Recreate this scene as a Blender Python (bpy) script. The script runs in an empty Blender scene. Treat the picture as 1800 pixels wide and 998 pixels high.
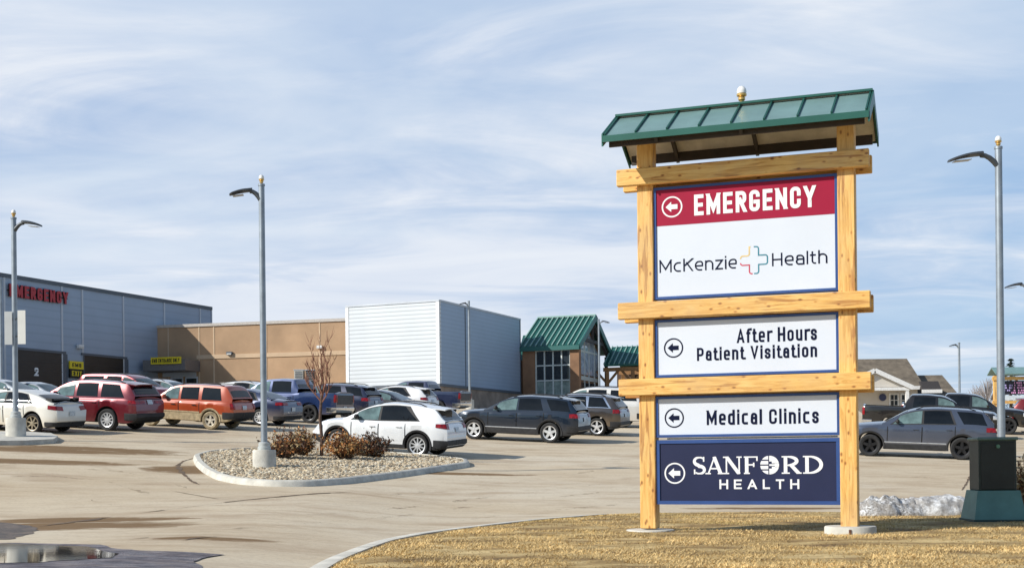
import bpy, bmesh, math, random
import numpy as np
from mathutils import Vector, Matrix, noise as mnoise
R = math.radians
rnd = random.Random(7)
scn = bpy.context.scene
COL = scn.collection
F, CX, HZ, CAMH, ROLL = 2300.0, 900.0, 800.0, 1.1, R(0.6)   # focal in photo pixels, horizon row, eye height

# ------------------------------------------------------------------ placing
def hor(px): return HZ - (px - CX) * math.tan(ROLL)
def unroll(px, py):
    dx, dy = px - CX, HZ - py
    c, s = math.cos(ROLL), math.sin(ROLL)
    return dx * c + dy * s, -dx * s + dy * c
def at(px, py, S):
    """world point seen at (px,py) where one metre spans S photo pixels"""
    X, Z = unroll(px, py)
    return Vector((X / S, F / S, CAMH + Z / S))
def table(tab, x):
    if x <= tab[0][0]: return tab[0][1]
    for (a, b), (c, d) in zip(tab, tab[1:]):
        if x <= c: return b + (d - b) * (x - a) / (c - a) if c > a else d
    return tab[-1][1]
def stable(tab, x, r=0.08):
    return sum(table(tab, x + k * r / 2) for k in (-2, -1, 0, 1, 2)) / 5
GP = [(0, -.12), (21, -.12), (26.5, .03), (33.8, .43), (40.4, .93), (49.6, 1.62), (69, 3.0), (92, 4.3), (115, 5.2), (150, 5.9), (400, 6.3), (4000, 7.5)]
def ss(a, b, x):
    t = min(1, max(0, (x - a) / (b - a))); return t * t * (3 - 2 * t)
def gz(X, Y):
    b = ss(20, 36, Y)
    c = (.052 - .017 * ss(54, 65, Y)) * min(-X, 45) if X < 0 else -.030 * min(X, 45)
    return stable(GP, Y, 3.0) + c * b + (.22 * ss(1.0, 4.2, -X) * (1 - ss(24, 34, Y)) if X < 0 else 0)
def gnd(px, py, off=0.0):
    """where the ray through a photo pixel meets the ground"""
    X, Z = unroll(px, py)
    lo, hi = 4.0, 200.0
    d = lo
    while d < hi:
        if CAMH + Z * d / F < gz(X * d / F, d) + off:
            break
        d += .25
    a, b = d - .25, d
    for _ in range(20):
        m = (a + b) / 2
        if CAMH + Z * m / F < gz(X * m / F, m) + off: b = m
        else: a = m
    return Vector((X * b / F, b, gz(X * b / F, b) + off))

# ------------------------------------------------------------------ materials
def newmat(name):
    m = bpy.data.materials.new(name); m.use_nodes = True
    nt = m.node_tree; nt.nodes.clear()
    out = nt.nodes.new('ShaderNodeOutputMaterial')
    p = nt.nodes.new('ShaderNodeBsdfPrincipled')
    nt.links.new(p.outputs[0], out.inputs[0])
    return m, nt, p
def nd(nt, t, **kw):
    n = nt.nodes.new(t)
    for k, v in kw.items():
        if k.startswith('i_'): n.inputs[k[2:].replace('_', ' ')].default_value = v
        else: setattr(n, k, v)
    return n
def coords(nt, kind='Object', scale=(1, 1, 1), rot=(0, 0, 0), loc=(0, 0, 0)):
    tc = nd(nt, 'ShaderNodeTexCoord'); mp = nd(nt, 'ShaderNodeMapping')
    mp.inputs['Scale'].default_value = scale; mp.inputs['Rotation'].default_value = rot; mp.inputs['Location'].default_value = loc
    nt.links.new(tc.outputs[kind], mp.inputs[0]); return mp.outputs[0]
def noise(nt, vec, scale, detail=6, rough=.6, dist=0.0):
    n = nd(nt, 'ShaderNodeTexNoise'); n.inputs['Scale'].default_value = scale
    n.inputs['Detail'].default_value = detail; n.inputs['Roughness'].default_value = rough; n.inputs['Distortion'].default_value = dist
    nt.links.new(vec, n.inputs['Vector']); return n.outputs['Fac']
def ramp(nt, fac, stops):
    r = nd(nt, 'ShaderNodeValToRGB'); cr = r.color_ramp
    while len(cr.elements) < len(stops): cr.elements.new(0.5)
    for e, (p, c) in zip(cr.elements, stops):
        e.position = p; e.color = (c, c, c, 1) if isinstance(c, (int, float)) else (*c, 1)
    nt.links.new(fac, r.inputs[0]); return r.outputs[0]
def mix(nt, fac, a, b, mode='MIX'):
    m = nd(nt, 'ShaderNodeMix', data_type='RGBA', blend_type=mode)
    for sock, v in ((m.inputs[0], fac), (m.inputs[6], a), (m.inputs[7], b)):
        if isinstance(v, (int, float)): sock.default_value = v
        elif isinstance(v, tuple): sock.default_value = (*v, 1) if len(v) == 3 else v
        else: nt.links.new(v, sock)
    return m.outputs[2]
def math_(nt, op, a, b=0.0, clamp=False):
    m = nd(nt, 'ShaderNodeMath', operation=op, use_clamp=clamp)
    for sock, v in ((m.inputs[0], a), (m.inputs[1], b)):
        if isinstance(v, (int, float)): sock.default_value = v
        else: nt.links.new(v, sock)
    return m.outputs[0]
def bump(nt, p, h, strength=.3, dist=.02):
    b = nd(nt, 'ShaderNodeBump'); b.inputs['Strength'].default_value = strength; b.inputs['Distance'].default_value = dist
    nt.links.new(h, b.inputs['Height']); nt.links.new(b.outputs[0], p.inputs['Normal'])
def sepz(nt, vec, ax=2):
    s = nd(nt, 'ShaderNodeSeparateXYZ'); nt.links.new(vec, s.inputs[0]); return s.outputs[ax]
def setp(p, **kw):
    for k, v in kw.items():
        p.inputs[k.replace('_', ' ')].default_value = v
MATS = {}
def M(name, color, rough=.6, metal=0.0, var=.12, scale=8.0, bmp=0.0, bscale=None, kind='Object', spec=.5):
    """plain surface with some mottling"""
    if name in MATS: return MATS[name]
    m, nt, p = newmat(name)
    v = coords(nt, kind)
    n = noise(nt, v, scale)
    dark = tuple(c * (1 - var * 1.6) for c in color); lite = tuple(min(1, c * (1 + var)) for c in color)
    nt.links.new(ramp(nt, n, [(.3, dark), (.7, lite)]), p.inputs['Base Color'])
    setp(p, Roughness=rough, Metallic=metal); p.inputs['Specular IOR Level'].default_value = spec
    if bmp: bump(nt, p, noise(nt, v, bscale or scale * 6), bmp)
    MATS[name] = m; return m

def paint_mat(name, color, dust=(.42, .33, .22), dust_h=.75, dust_amt=.6, metal=.25, rough=.28):
    if name in MATS: return MATS[name]
    m, nt, p = newmat(name)
    v = coords(nt)
    z = sepz(nt, v)
    n = noise(nt, v, 5.0, 8, .7); n2 = noise(nt, v, 1.1, 5, .6)
    low = math_(nt, 'SUBTRACT', 1.0, math_(nt, 'DIVIDE', z, dust_h), True)
    d = math_(nt, 'MULTIPLY', math_(nt, 'ADD', low, math_(nt, 'MULTIPLY', n2, .12)), math_(nt, 'ADD', .45, n), True)
    d = math_(nt, 'MULTIPLY', d, dust_amt * 1.35, True)
    base = mix(nt, n2, tuple(c * .85 for c in color), tuple(min(1, c * 1.1) for c in color))
    p.inputs['Specular IOR Level'].default_value = .35
    nt.links.new(mix(nt, d, base, dust), p.inputs['Base Color'])
    r = math_(nt, 'ADD', rough, math_(nt, 'MULTIPLY', d, .55)); nt.links.new(r, p.inputs['Roughness'])
    setp(p, Metallic=metal); nt.links.new(math_(nt, 'SUBTRACT', 1.0, math_(nt, 'MULTIPLY', d, .9), True), p.inputs['Coat Weight']); p.inputs['Coat Roughness'].default_value = .03
    MATS[name] = m; return m

def glass_mat(name, color, rough=.04):
    if name in MATS: return MATS[name]
    m, nt, p = newmat(name)
    v = coords(nt)
    n = noise(nt, v, 2.2, 4)
    nt.links.new(ramp(nt, n, [(.35, tuple(c * .5 for c in color)), (.65, color)]), p.inputs['Base Color'])
    setp(p, Roughness=rough); p.inputs['Specular IOR Level'].default_value = .5; p.inputs['IOR'].default_value = 1.45
    MATS[name] = m; return m

def siding_mat(name, color, pitch, amt=.14, along=2, seam=0):
    m, nt, p = newmat(name)
    v = coords(nt)
    z = sepz(nt, v, along)
    w = math_(nt, 'FRACT', math_(nt, 'DIVIDE', z, pitch))
    n = noise(nt, v, .35, 5)
    prof = ramp(nt, w, [(0, 1 - amt * 2.2), (.12, 1 - amt), (.3, 1.0), (.92, 1.0), (1, 1 - amt * 2.2)])
    c = mix(nt, n, tuple(x * .86 for x in color), tuple(min(1, x * 1.08) for x in color))
    nt.links.new(mix(nt, 1.0, c, prof, 'MULTIPLY'), p.inputs['Base Color'])
    setp(p, Roughness=.5, Metallic=.1)
    return m

def wood_mat(name, axis):
    """knotty yellow log timber, grain along one axis"""
    m, nt, p = newmat(name)
    sc = [9, 9, 9]; sc[axis] = .8
    v = coords(nt, scale=tuple(sc))
    g = noise(nt, v, 2.2, 8, .65, 1.2)
    c = ramp(nt, g, [(.25, (.40, .16, .03)), (.40, (.68, .36, .085)), (.55, (.84, .52, .16)), (.8, (.92, .65, .26))])
    k = [11.0, 11.0, 11.0]; k[axis] = 6.0
    vk = coords(nt, scale=tuple(k))
    vo = nd(nt, 'ShaderNodeTexVoronoi'); vo.inputs['Scale'].default_value = 1.0; nt.links.new(vk, vo.inputs['Vector'])
    knots = ramp(nt, vo.outputs['Distance'], [(.0, (.10, .035, .01)), (.10, (.22, .085, .02)), (.17, (.8, .6, .4)), (.24, (1, 1, 1))])
    st = coords(nt, scale=tuple(x * .5 for x in sc))
    streak = ramp(nt, noise(nt, st, 3.0, 3, .5, .6), [(.34, (.42, .22, .09)), (.40, (1, 1, 1))])
    c2 = mix(nt, .85, c, knots, 'MULTIPLY'); c3 = mix(nt, .75, c2, streak, 'MULTIPLY')
    oi = nd(nt, 'ShaderNodeObjectInfo'); wide = noise(nt, coords(nt, scale=(.8, .8, .8)), 1.3, 5, .6)
    c3 = mix(nt, ramp(nt, wide, [(.45, 0), (.7, .38)]), c3, (.46, .36, .24))
    c3 = mix(nt, math_(nt, 'MULTIPLY', oi.outputs['Random'], .30), c3, (.62, .34, .10))
    nt.links.new(c3, p.inputs['Base Color']); setp(p, Roughness=.6)
    bump(nt, p, g, .25, .01)
    MATS[name] = m; return m

# ------------------------------------------------------------------ mesh builder
class MB:
    def __init__(s): s.v = []; s.f = []; s.m = []
    def add(s, vs, fs, mi=0):
        o = len(s.v); s.v += [tuple(v) for v in vs]
        for f in fs: s.f.append(tuple(i + o for i in f)); s.m.append(mi)
        return s
    def box(s, c, d, rz=0.0, mi=0, taper=1.0, bev=0.0):
        hx, hy, hz = d[0] / 2, d[1] / 2, d[2] / 2
        cs, sn = math.cos(rz), math.sin(rz); vs = []
        if bev <= 0:
            for z, k in ((-hz, 1), (hz, taper)):
                for x, y in ((-hx, -hy), (hx, -hy), (hx, hy), (-hx, hy)):
                    x, y = x * k, y * k
                    vs.append((c[0] + x * cs - y * sn, c[1] + x * sn + y * cs, c[2] + z))
            return s.add(vs, [(3, 2, 1, 0), (4, 5, 6, 7), (0, 1, 5, 4), (1, 2, 6, 5), (2, 3, 7, 6), (3, 0, 4, 7)], mi)
        b = min(bev, hx * .9, hy * .9, hz * .9)
        rings = [(-hz, b), (-hz + b, 0), (hz - b, 0), (hz, b)]
        for z, i in rings:
            for x, y in ((-hx + i + (b if not i else 0) * 1, -hy + i), (hx - i - (b if not i else 0), -hy + i), (hx - i, -hy + i + (b if not i else 0)), (hx - i, hy - i - (b if not i else 0)),
                         (hx - i - (b if not i else 0), hy - i), (-hx + i + (b if not i else 0), hy - i), (-hx + i, hy - i - (b if not i else 0)), (-hx + i, -hy + i + (b if not i else 0))):
                vs.append((c[0] + x * cs - y * sn, c[1] + x * sn + y * cs, c[2] + z))
        fs = [tuple(range(7, -1, -1)), tuple(range(24, 32))]
        for r in range(3):
            for k in range(8): fs.append((r * 8 + k, r * 8 + (k + 1) % 8, r * 8 + 8 + (k + 1) % 8, r * 8 + 8 + k))
        return s.add(vs, fs, mi)
    def hexa(s, p, mi=0):
        """8 points: bottom ring 4, top ring 4"""
        return s.add(p, [(3, 2, 1, 0), (4, 5, 6, 7), (0, 1, 5, 4), (1, 2, 6, 5), (2, 3, 7, 6), (3, 0, 4, 7)], mi)
    def prism(s, poly, z0, z1, mi=0):
        n = len(poly)
        vs = [(x, y, z0(x, y) if callable(z0) else z0) for x, y in poly] + [(x, y, z1(x, y) if callable(z1) else z1) for x, y in poly]
        fs = [tuple(range(n - 1, -1, -1)), tuple(range(n, 2 * n))] + [(i, (i + 1) % n, n + (i + 1) % n, n + i) for i in range(n)]
        return s.add(vs, fs, mi)
    def bar(s, a, b, w, h, mi=0, up=(0, 0, 1)):
        a, b = Vector(a), Vector(b); t = (b - a).normalized(); up = Vector(up)
        if abs(t.dot(up)) > .98: up = Vector((0, 1, 0))
        x = t.cross(up).normalized(); z = x.cross(t).normalized()
        P = [q + x * (i * w / 2) + z * (j * h / 2) for q in (a, b) for i, j in ((-1, -1), (1, -1), (1, 1), (-1, 1))]
        return s.hexa(P, mi)
    def tube(s, path, radii, n=8, mi=0, caps=True):
        path = [Vector(p) for p in path]
        if isinstance(radii, (int, float)): radii = [radii] * len(path)
        vs = []; fs = []; px = None
        for i, p in enumerate(path):
            t = (path[min(i + 1, len(path) - 1)] - path[max(i - 1, 0)]).normalized()
            if px is None:
                a = Vector((0, 0, 1)) if abs(t.z) < .9 else Vector((1, 0, 0)); px = a.cross(t).normalized()
            else:
                px = (px - t * px.dot(t)).normalized()
            py = t.cross(px)
            for k in range(n):
                th = 2 * math.pi * k / n
                vs.append(p + (px * math.cos(th) + py * math.sin(th)) * radii[i])
        for i in range(len(path) - 1):
            for k in range(n): fs.append((i * n + k, i * n + (k + 1) % n, (i + 1) * n + (k + 1) % n, (i + 1) * n + k))
        if caps: fs += [tuple(range(n - 1, -1, -1)), tuple(range((len(path) - 1) * n, len(path) * n))]
        return s.add(vs, fs, mi)
    def lathe(s, prof, n=24, c=(0, 0, 0), axis='z', mi=0, caps=True):
        vs = []; fs = []
        for r, z in prof:
            for k in range(n):
                a = 2 * math.pi * k / n
                x, y = r * math.cos(a), r * math.sin(a)
                q = (x, y, z) if axis == 'z' else (x, z, y) if axis == 'y' else (z, x, y)
                vs.append((c[0] + q[0], c[1] + q[1], c[2] + q[2]))
        for i in range(len(prof) - 1):
            for k in range(n): fs.append((i * n + k, i * n + (k + 1) % n, (i + 1) * n + (k + 1) % n, (i + 1) * n + k))
        if caps: fs += [tuple(range(n - 1, -1, -1)), tuple(range((len(prof) - 1) * n, len(prof) * n))]
        return s.add(vs, fs, mi)
    def grid(s, rows, mi=0):
        n = len(rows[0]); vs = [p for r in rows for p in r]
        fs = [(i * n + j, i * n + j + 1, (i + 1) * n + j + 1, (i + 1) * n + j) for i in range(len(rows) - 1) for j in range(n - 1)]
        return s.add(vs, fs, mi)
    def build(s, name, mats, parent=None, smooth=None, loc=None, fixn=True):
        me = bpy.data.meshes.new(name)
        me.from_pydata(s.v, [], s.f)
        if not isinstance(mats, (list, tuple)): mats = [mats]
        for m in mats: me.materials.append(m)
        if len(mats) > 1: me.polygons.foreach_set('material_index', s.m)
        if fixn:
            bm = bmesh.new(); bm.from_mesh(me); bmesh.ops.recalc_face_normals(bm, faces=bm.faces); bm.to_mesh(me); bm.free()
        if smooth:
            me.polygons.foreach_set('use_smooth', [True] * len(me.polygons)); me.set_sharp_from_angle(angle=R(smooth))
        me.update()
        o = bpy.data.objects.new(name, me); COL.objects.link(o)
        if parent is not None: o.parent = parent
        if loc is not None: o.location = loc
        return o

def tag(o, label, cat, group=None, kind=None):
    o['label'] = label; o['category'] = cat
    if group: o['group'] = group
    if kind: o['kind'] = kind
    return o
def thing(name, label, cat, loc=(0, 0, 0), rz=0.0, group=None):
    o = bpy.data.objects.new(name, None); COL.objects.link(o); o.empty_display_size = .2
    o.location = loc; o.rotation_euler = (0, 0, rz)
    return tag(o, label, cat, group)
def struct(o, label, cat):
    o['kind'] = 'structure'; o['label'] = label; o['category'] = cat; return o
def dup(root, loc, rz, label, group=None):
    r = root.copy(); COL.objects.link(r); r.location = loc; r.rotation_euler = (0, 0, rz); r['label'] = label
    if group: r['group'] = group
    for ch in list(root.children):
        c = ch.copy(); COL.objects.link(c); c.parent = r
        for g in ch.children:
            d = g.copy(); COL.objects.link(d); d.parent = c
    return r

# ------------------------------------------------------------------ lettering (strokes on a centre line)
def rounded(pts, R_):
    out = []
    for i, p in enumerate(pts):
        r = p[2] * R_ if len(p) > 2 else 0
        q = Vector(p[:2])
        if r <= 0 or i in (0, len(pts) - 1): out.append(q); continue
        a, b = Vector(pts[i - 1][:2]), Vector(pts[i + 1][:2])
        u, v = (a - q), (b - q)
        d = min(r, u.length * .5 if (i > 1) else u.length, v.length * .5 if i < len(pts) - 2 else v.length)
        p0, p1 = q + u.normalized() * d, q + v.normalized() * d
        for k in range(8):
            t = k / 7; wq = 2 * t * (1 - t) * .7071; out.append((p0 * (1 - t) ** 2 + q * wq + p1 * t * t) / ((1 - t) ** 2 + wq + t * t))
    return out
o_ = 1
G_ = {
 'E': (.50, [[(1, 1), (0, 1), (0, 0), (1, 0)], [(0, .5), (.88, .5)]]),
 'M': (.72, [[(0, 0), (0, 1)], [(1, 0), (1, 1)], [(0, 1), (.5, .22), (1, 1)]]),
 'R': (.55, [[(0, 0), (0, 1)], [(0, 1), (1, 1, 1), (1, .48, 1), (0, .48)], [(.5, .48), (1, 0)]]),
 'G': (.54, [[(1, .82), (1, 1, 1), (0, 1, 1), (0, 0, 1), (1, 0, 1), (1, .44), (.60, .44)]]),
 'N': (.58, [[(0, 0), (0, 1)], [(1, 0), (1, 1)], [(0, 1), (1, 0)]]),
 'C': (.54, [[(1, .7), (1, 1, 1), (0, 1, 1), (0, 0, 1), (1, 0, 1), (1, .3)]]),
 'Y': (.58, [[(0, 1), (.5, .42), (1, 1)], [(.5, .5), (.5, 0)]]),
 'A': (.58, [[(0, 0), (.5, 1), (1, 0)], [(.2, .27), (.8, .27)]]),
 'H': (.56, [[(0, 0), (0, 1)], [(1, 0), (1, 1)], [(0, .5), (1, .5)]]),
 'P': (.53, [[(0, 0), (0, 1)], [(0, 1), (1, 1, 1), (1, .42, 1), (0, .42)]]),
 'V': (.58, [[(0, 1), (.5, 0), (1, 1)]]),
 'L': (.45, [[(0, 1), (0, 0), (1, 0)]]),
 'T': (.52, [[(0, 1), (1, 1)], [(.5, 1), (.5, 0)]]),
 'S': (.52, [[(1, .74), (1, 1, 1), (0, 1, 1), (0, .52, 1), (1, .48, 1), (1, 0, 1), (0, 0, 1), (0, .26)]]),
 'O': (.54, [[(.5, 1), (1, 1, 1), (1, 0, 1), (0, 0, 1), (0, 1, 1), (.5, 1)]]),
 'X': (.56, [[(0, 0), (1, 1)], [(0, 1), (1, 0)]]),
 'I': (.0, [[(0, 0), (0, 1)]]),
 'K': (.56, [[(0, 0), (0, 1)], [(1, 1), (.25, .55)], [(.40, .62), (1, 0)]]),
 '2': (.52, [[(0, .72), (0, 1, 1), (1, 1, 1), (1, .55, .6), (0, 0), (1, 0)]]),
 'a': (.46, [[(.08, .60), (.08, .735, 1), (1, .735, 1), (1, 0)], [(1, .42), (0, .42, 1), (0, 0, 1), (1, 0)]]),
 'f': (.30, [[(.3, 0), (.3, 1, 1), (1, 1)], [(-.1, .70), (.95, .70)]]),
 't': (.30, [[(.3, .95), (.3, 0, 1), (1, 0)], [(-.1, .70), (.95, .70)]]),
 'e': (.48, [[(0, .36), (1, .36), (1, .735, 1), (0, .735, 1), (0, 0, 1), (.86, 0)]]),
 'r': (.30, [[(0, 0), (0, .735)], [(0, .55), (.1, .735, 1), (1, .735)]]),
 'o': (.48, [[(.5, .735), (1, .735, 1), (1, 0, 1), (0, 0, 1), (0, .735, 1), (.5, .735)]]),
 'u': (.48, [[(0, .735), (0, 0, 1), (1, 0, 1), (1, .735)], [(1, .3), (1, 0)]]),
 's': (.44, [[(1, .58), (1, .735, .9), (0, .735, .9), (0, .40, .9), (1, .35, .9), (1, 0, .9), (0, 0, .9), (0, .16)]]),
 'i': (.0, [[(0, 0), (0, .735)], [(0, .98), (0, 1.02)]]),
 'n': (.48, [[(0, 0), (0, .735)], [(0, .5), (0, .735, 1), (1, .735, 1), (1, 0)]]),
 'd': (.48, [[(1, 0), (1, 1.02)], [(1, .735), (0, .735, 1), (0, 0, 1), (1, 0)]]),
 'c': (.46, [[(.9, .735), (0, .735, 1), (0, 0, 1), (.9, 0)]]),
 'l': (.0, [[(0, 0), (0, 1.02)]]),
 'h': (.48, [[(0, 0), (0, 1.02)], [(0, .5), (0, .735, 1), (1, .735, 1), (1, 0)]]),
 'z': (.44, [[(0, .735), (1, .735), (0, 0), (1, 0)]]),
}
def clip(poly, y, keep_above):
    out = []
    for i in range(len(poly)):
        a, b = poly[i], poly[(i + 1) % len(poly)]
        ia, ib = (a[1] >= y) == keep_above, (b[1] >= y) == keep_above
        if ia: out.append(a)
        if ia != ib:
            t = (y - a[1]) / (b[1] - a[1]); out.append((a[0] + (b[0] - a[0]) * t, y))
    return out
def stroke(pts, t, ext=True, widths=None):
    """ribbon quads along a polyline"""
    P = [Vector(p) for p in pts]
    P = [p for i, p in enumerate(P) if i == 0 or (p - P[i - 1]).length > 1e-5]
    if ext:
        d0 = (P[0] - P[1]).normalized(); d1 = (P[-1] - P[-2]).normalized()
        e0 = t / 2 if min(abs(d0.x), abs(d0.y)) < .1 else t * 1.2
        e1 = t / 2 if min(abs(d1.x), abs(d1.y)) < .1 else t * 1.2
        P[0] = P[0] + d0 * e0; P[-1] = P[-1] + d1 * e1
    L = []; Rr = []
    for i, p in enumerate(P):
        a = (p - P[i - 1]).normalized() if i else (P[1] - p).normalized()
        b = (P[i + 1] - p).normalized() if i < len(P) - 1 else a
        n = Vector((-(a.y + b.y), a.x + b.x))
        n = n.normalized() if n.length > 1e-6 else Vector((-a.y, a.x))
        na = Vector((-a.y, a.x)); k = 1 / max(.35, n.dot(na))
        w = (widths[i] if widths else t) / 2
        L.append(p + n * w * k); Rr.append(p - n * w * k)
    return [[tuple(L[i]), tuple(L[i + 1]), tuple(Rr[i + 1]), tuple(Rr[i])] for i in range(len(P) - 1)]
def text_polys(txt, h, t, wf=1.0, gap=.16, Rf=.36, space=.34, words=False):
    """list of (stroke index, polygon) laid out from x=0; h cap height, t stroke, wf width factor"""
    x = 0.0; out = []; k = 0; wi = 0
    for ch in txt:
        if ch == ' ': x += space * h * wf; wi += 1; continue
        w, paths = G_[ch]
        w = w * h * wf; tt = t * h
        inner = max(0, w - tt)
        for path in paths:
            pts = [(q[0] * inner + tt / 2 + x, q[1] * (h - tt) + tt / 2, *(q[2:])) for q in path]
            rp = rounded(pts, Rf * max(inner, .3 * h))
            for poly in stroke([tuple(q) for q in rp], tt):
                poly = clip(clip(poly, 0.0, True), h * (1.0 if ch.isupper() else 1.06), False)
                if len(poly) > 2: out.append((k, poly) if not words else (k, poly, wi))
            k += 1
        x += max(w, tt) + gap * h
    return out, x - gap * h
def text_mesh(mb, txt, x0, x1, zb, h, y, t, wf=1.0, gap=.16, Rf=.36, mi=0, to=None):
    """writes txt between x0 and x1 on the plane y (facing -y)"""
    polys, wid = text_polys(txt, h, t, wf, gap, Rf)
    sx = (x1 - x0) / wid
    for k, poly in polys:
        yy = y - .0012 - .0006 * (k % 6)
        vs = [(x0 + p[0] * sx, yy, zb + p[1]) for p in poly]
        if to: vs = [to(v) for v in vs]
        mb.add(vs, [tuple(range(len(vs)))], mi)
def write(txt, x0, x1, zb, h, y, t, wf, gap, Rf, mat, parent):
    """one lettering part per word"""
    polys, wid = text_polys(txt, h, t, wf, gap, Rf, words=True); sx = (x1 - x0) / wid
    for w in range(txt.count(' ') + 1):
        mb = MB()
        for k, poly, wi in polys:
            if wi == w: mb.add([(x0 + p[0] * sx, y - .0012 - .0006 * (k % 6), zb + p[1]) for p in poly], [tuple(range(len(poly)))])
        mb.build('lettering', mat, parent)
def poly_at(mb, poly, y, mi=0):
    mb.add([(p[0], y, p[1]) for p in poly], [tuple(range(len(poly)))], mi)
def ring(mb, cx, cz, r0, r1, y, n=40, mi=0):
    vs = []
    for k in range(n):
        a = 2 * math.pi * k / n
        vs += [(cx + r0 * math.cos(a), y, cz + r0 * math.sin(a)), (cx + r1 * math.cos(a), y, cz + r1 * math.sin(a))]
    mb.add(vs, [(2 * k, 2 * k + 1, (2 * k + 3) % (2 * n), (2 * k + 2) % (2 * n)) for k in range(n)], mi)
def arrow_badge(cx, cz, r, y):
    mb = MB(); ring(mb, cx, cz, r * .86, r, y - .001)
    a = r * .62
    poly_at(mb, [(cx - a, cz), (cx - a * .12, cz + a * .78), (cx - a * .12, cz + a * .36), (cx + a * .85, cz + a * .36), (cx + a * .85, cz - a * .36), (cx - a * .12, cz - a * .36), (cx - a * .12, cz - a * .78)], y - .0015)
    return mb

# ------------------------------------------------------------------ camera, sun, sky
cam = bpy.data.cameras.new('camera'); co = bpy.data.objects.new('camera', cam); COL.objects.link(co)
cam.sensor_width = 36; cam.lens = 36 * F / 1800; cam.shift_y = (HZ - 499) / 1800; cam.clip_end = 20000; cam.clip_start = .1
co.location = (0, 0, CAMH); co.rotation_euler = (R(90), ROLL, 0)
scn.camera = co
SUN_H, SUN_EL = Vector((-.90, -.44)).normalized(), R(33)
sv = Vector((SUN_H.x * math.cos(SUN_EL), SUN_H.y * math.cos(SUN_EL), math.sin(SUN_EL)))
sl = bpy.data.lights.new('sun', 'SUN'); sl.energy = 5.0; sl.angle = R(.5); sl.color = (1, .95, .86)
so = bpy.data.objects.new('sun', sl); COL.objects.link(so); so.rotation_euler = sv.to_track_quat('Z', 'Y').to_euler()
w = bpy.data.worlds.new('World'); scn.world = w; w.use_nodes = True
nt = w.node_tree; nt.nodes.clear()
wo = nd(nt, 'ShaderNodeOutputWorld'); bg = nd(nt, 'ShaderNodeBackground'); bg.inputs['Strength'].default_value = .1
nt.links.new(bg.outputs[0], wo.inputs[0])
sky = nd(nt, 'ShaderNodeTexSky', sky_type='NISHITA'); sky.sun_disc = False
sky.sun_elevation = SUN_EL; sky.sun_rotation = math.atan2(SUN_H.x, SUN_H.y); sky.air_density = 1.0; sky.dust_density = .6; sky.ozone_density = 2.0
tc = nd(nt, 'ShaderNodeTexCoord')
sx = nd(nt, 'ShaderNodeSeparateXYZ'); nt.links.new(tc.outputs['Generated'], sx.inputs[0])
zz = math_(nt, 'ADD', math_(nt, 'MAXIMUM', sx.outputs[2], 0.0), .10)
cx_ = math_(nt, 'DIVIDE', sx.outputs[0], zz); cy_ = math_(nt, 'DIVIDE', sx.outputs[1], zz)
cb = nd(nt, 'ShaderNodeCombineXYZ'); nt.links.new(cx_, cb.inputs[0]); nt.links.new(cy_, cb.inputs[1])
def skymap(scale, rot, loc=(0, 0, 0)):
    mp = nd(nt, 'ShaderNodeMapping'); mp.inputs['Scale'].default_value = scale; mp.inputs['Rotation'].default_value = (0, 0, rot); mp.inputs['Location'].default_value = loc
    nt.links.new(cb.outputs[0], mp.inputs[0]); return mp.outputs[0]
n1 = noise(nt, skymap((.42, .62, 1), R(-14), (3.1, 1.7, 0)), 1.0, 7, .55, .9)
n2 = noise(nt, skymap((1.0, 1.9, 1), R(8), (7.3, 2.2, 0)), 1.0, 9, .58, 1.0)
n4 = noise(nt, skymap((.7, 1.0, 1), R(-6), (2.3, 5.1, 0)), 1.0, 6, .55, .8)
n3 = noise(nt, skymap((.35, .5, 1), R(5), (1.3, 9.1, 0)), 1.0, 4, .5, .4)
# thin veil that is thicker towards the west (left) than the east
side = math_(nt, 'MULTIPLY', cx_, -.145)
veil = math_(nt, 'ADD', math_(nt, 'ADD', math_(nt, 'MULTIPLY', n3, 1.1), .27), side, True)
lowc = nd(nt, 'ShaderNodeMapRange', interpolation_type='SMOOTHSTEP'); lowc.inputs['From Min'].default_value = .27; lowc.inputs['From Max'].default_value = .13
nt.links.new(sx.outputs[2], lowc.inputs['Value'])
cov = math_(nt, 'ADD', math_(nt, 'ADD', math_(nt, 'MULTIPLY', n1, .62), math_(nt, 'MULTIPLY', n2, .50)), math_(nt, 'MULTIPLY', lowc.outputs[0], .05))
cov = ramp(nt, math_(nt, 'ADD', cov, math_(nt, 'MULTIPLY', side, .14)), [(.50, 0.0), (.58, .35), (.68, 1.0)])
skyc = mix(nt, 1.0, sky.outputs[0], (.80, 1.0, 1.10), 'MULTIPLY')
blue = mix(nt, .62, skyc, (2.6, 4.9, 8.1))
veiled = mix(nt, math_(nt, 'MULTIPLY', veil, .88), blue, mix(nt, ramp(nt, n4, [(.35, 0), (.62, 1)]), (4.55, 5.8, 8.0), (7.3, 8.1, 9.2)))
cloud = mix(nt, n2, (6.4, 7.2, 8.7), (9.8, 9.9, 10.0))
final = mix(nt, math_(nt, 'MULTIPLY', cov, .80), veiled, cloud)
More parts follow.
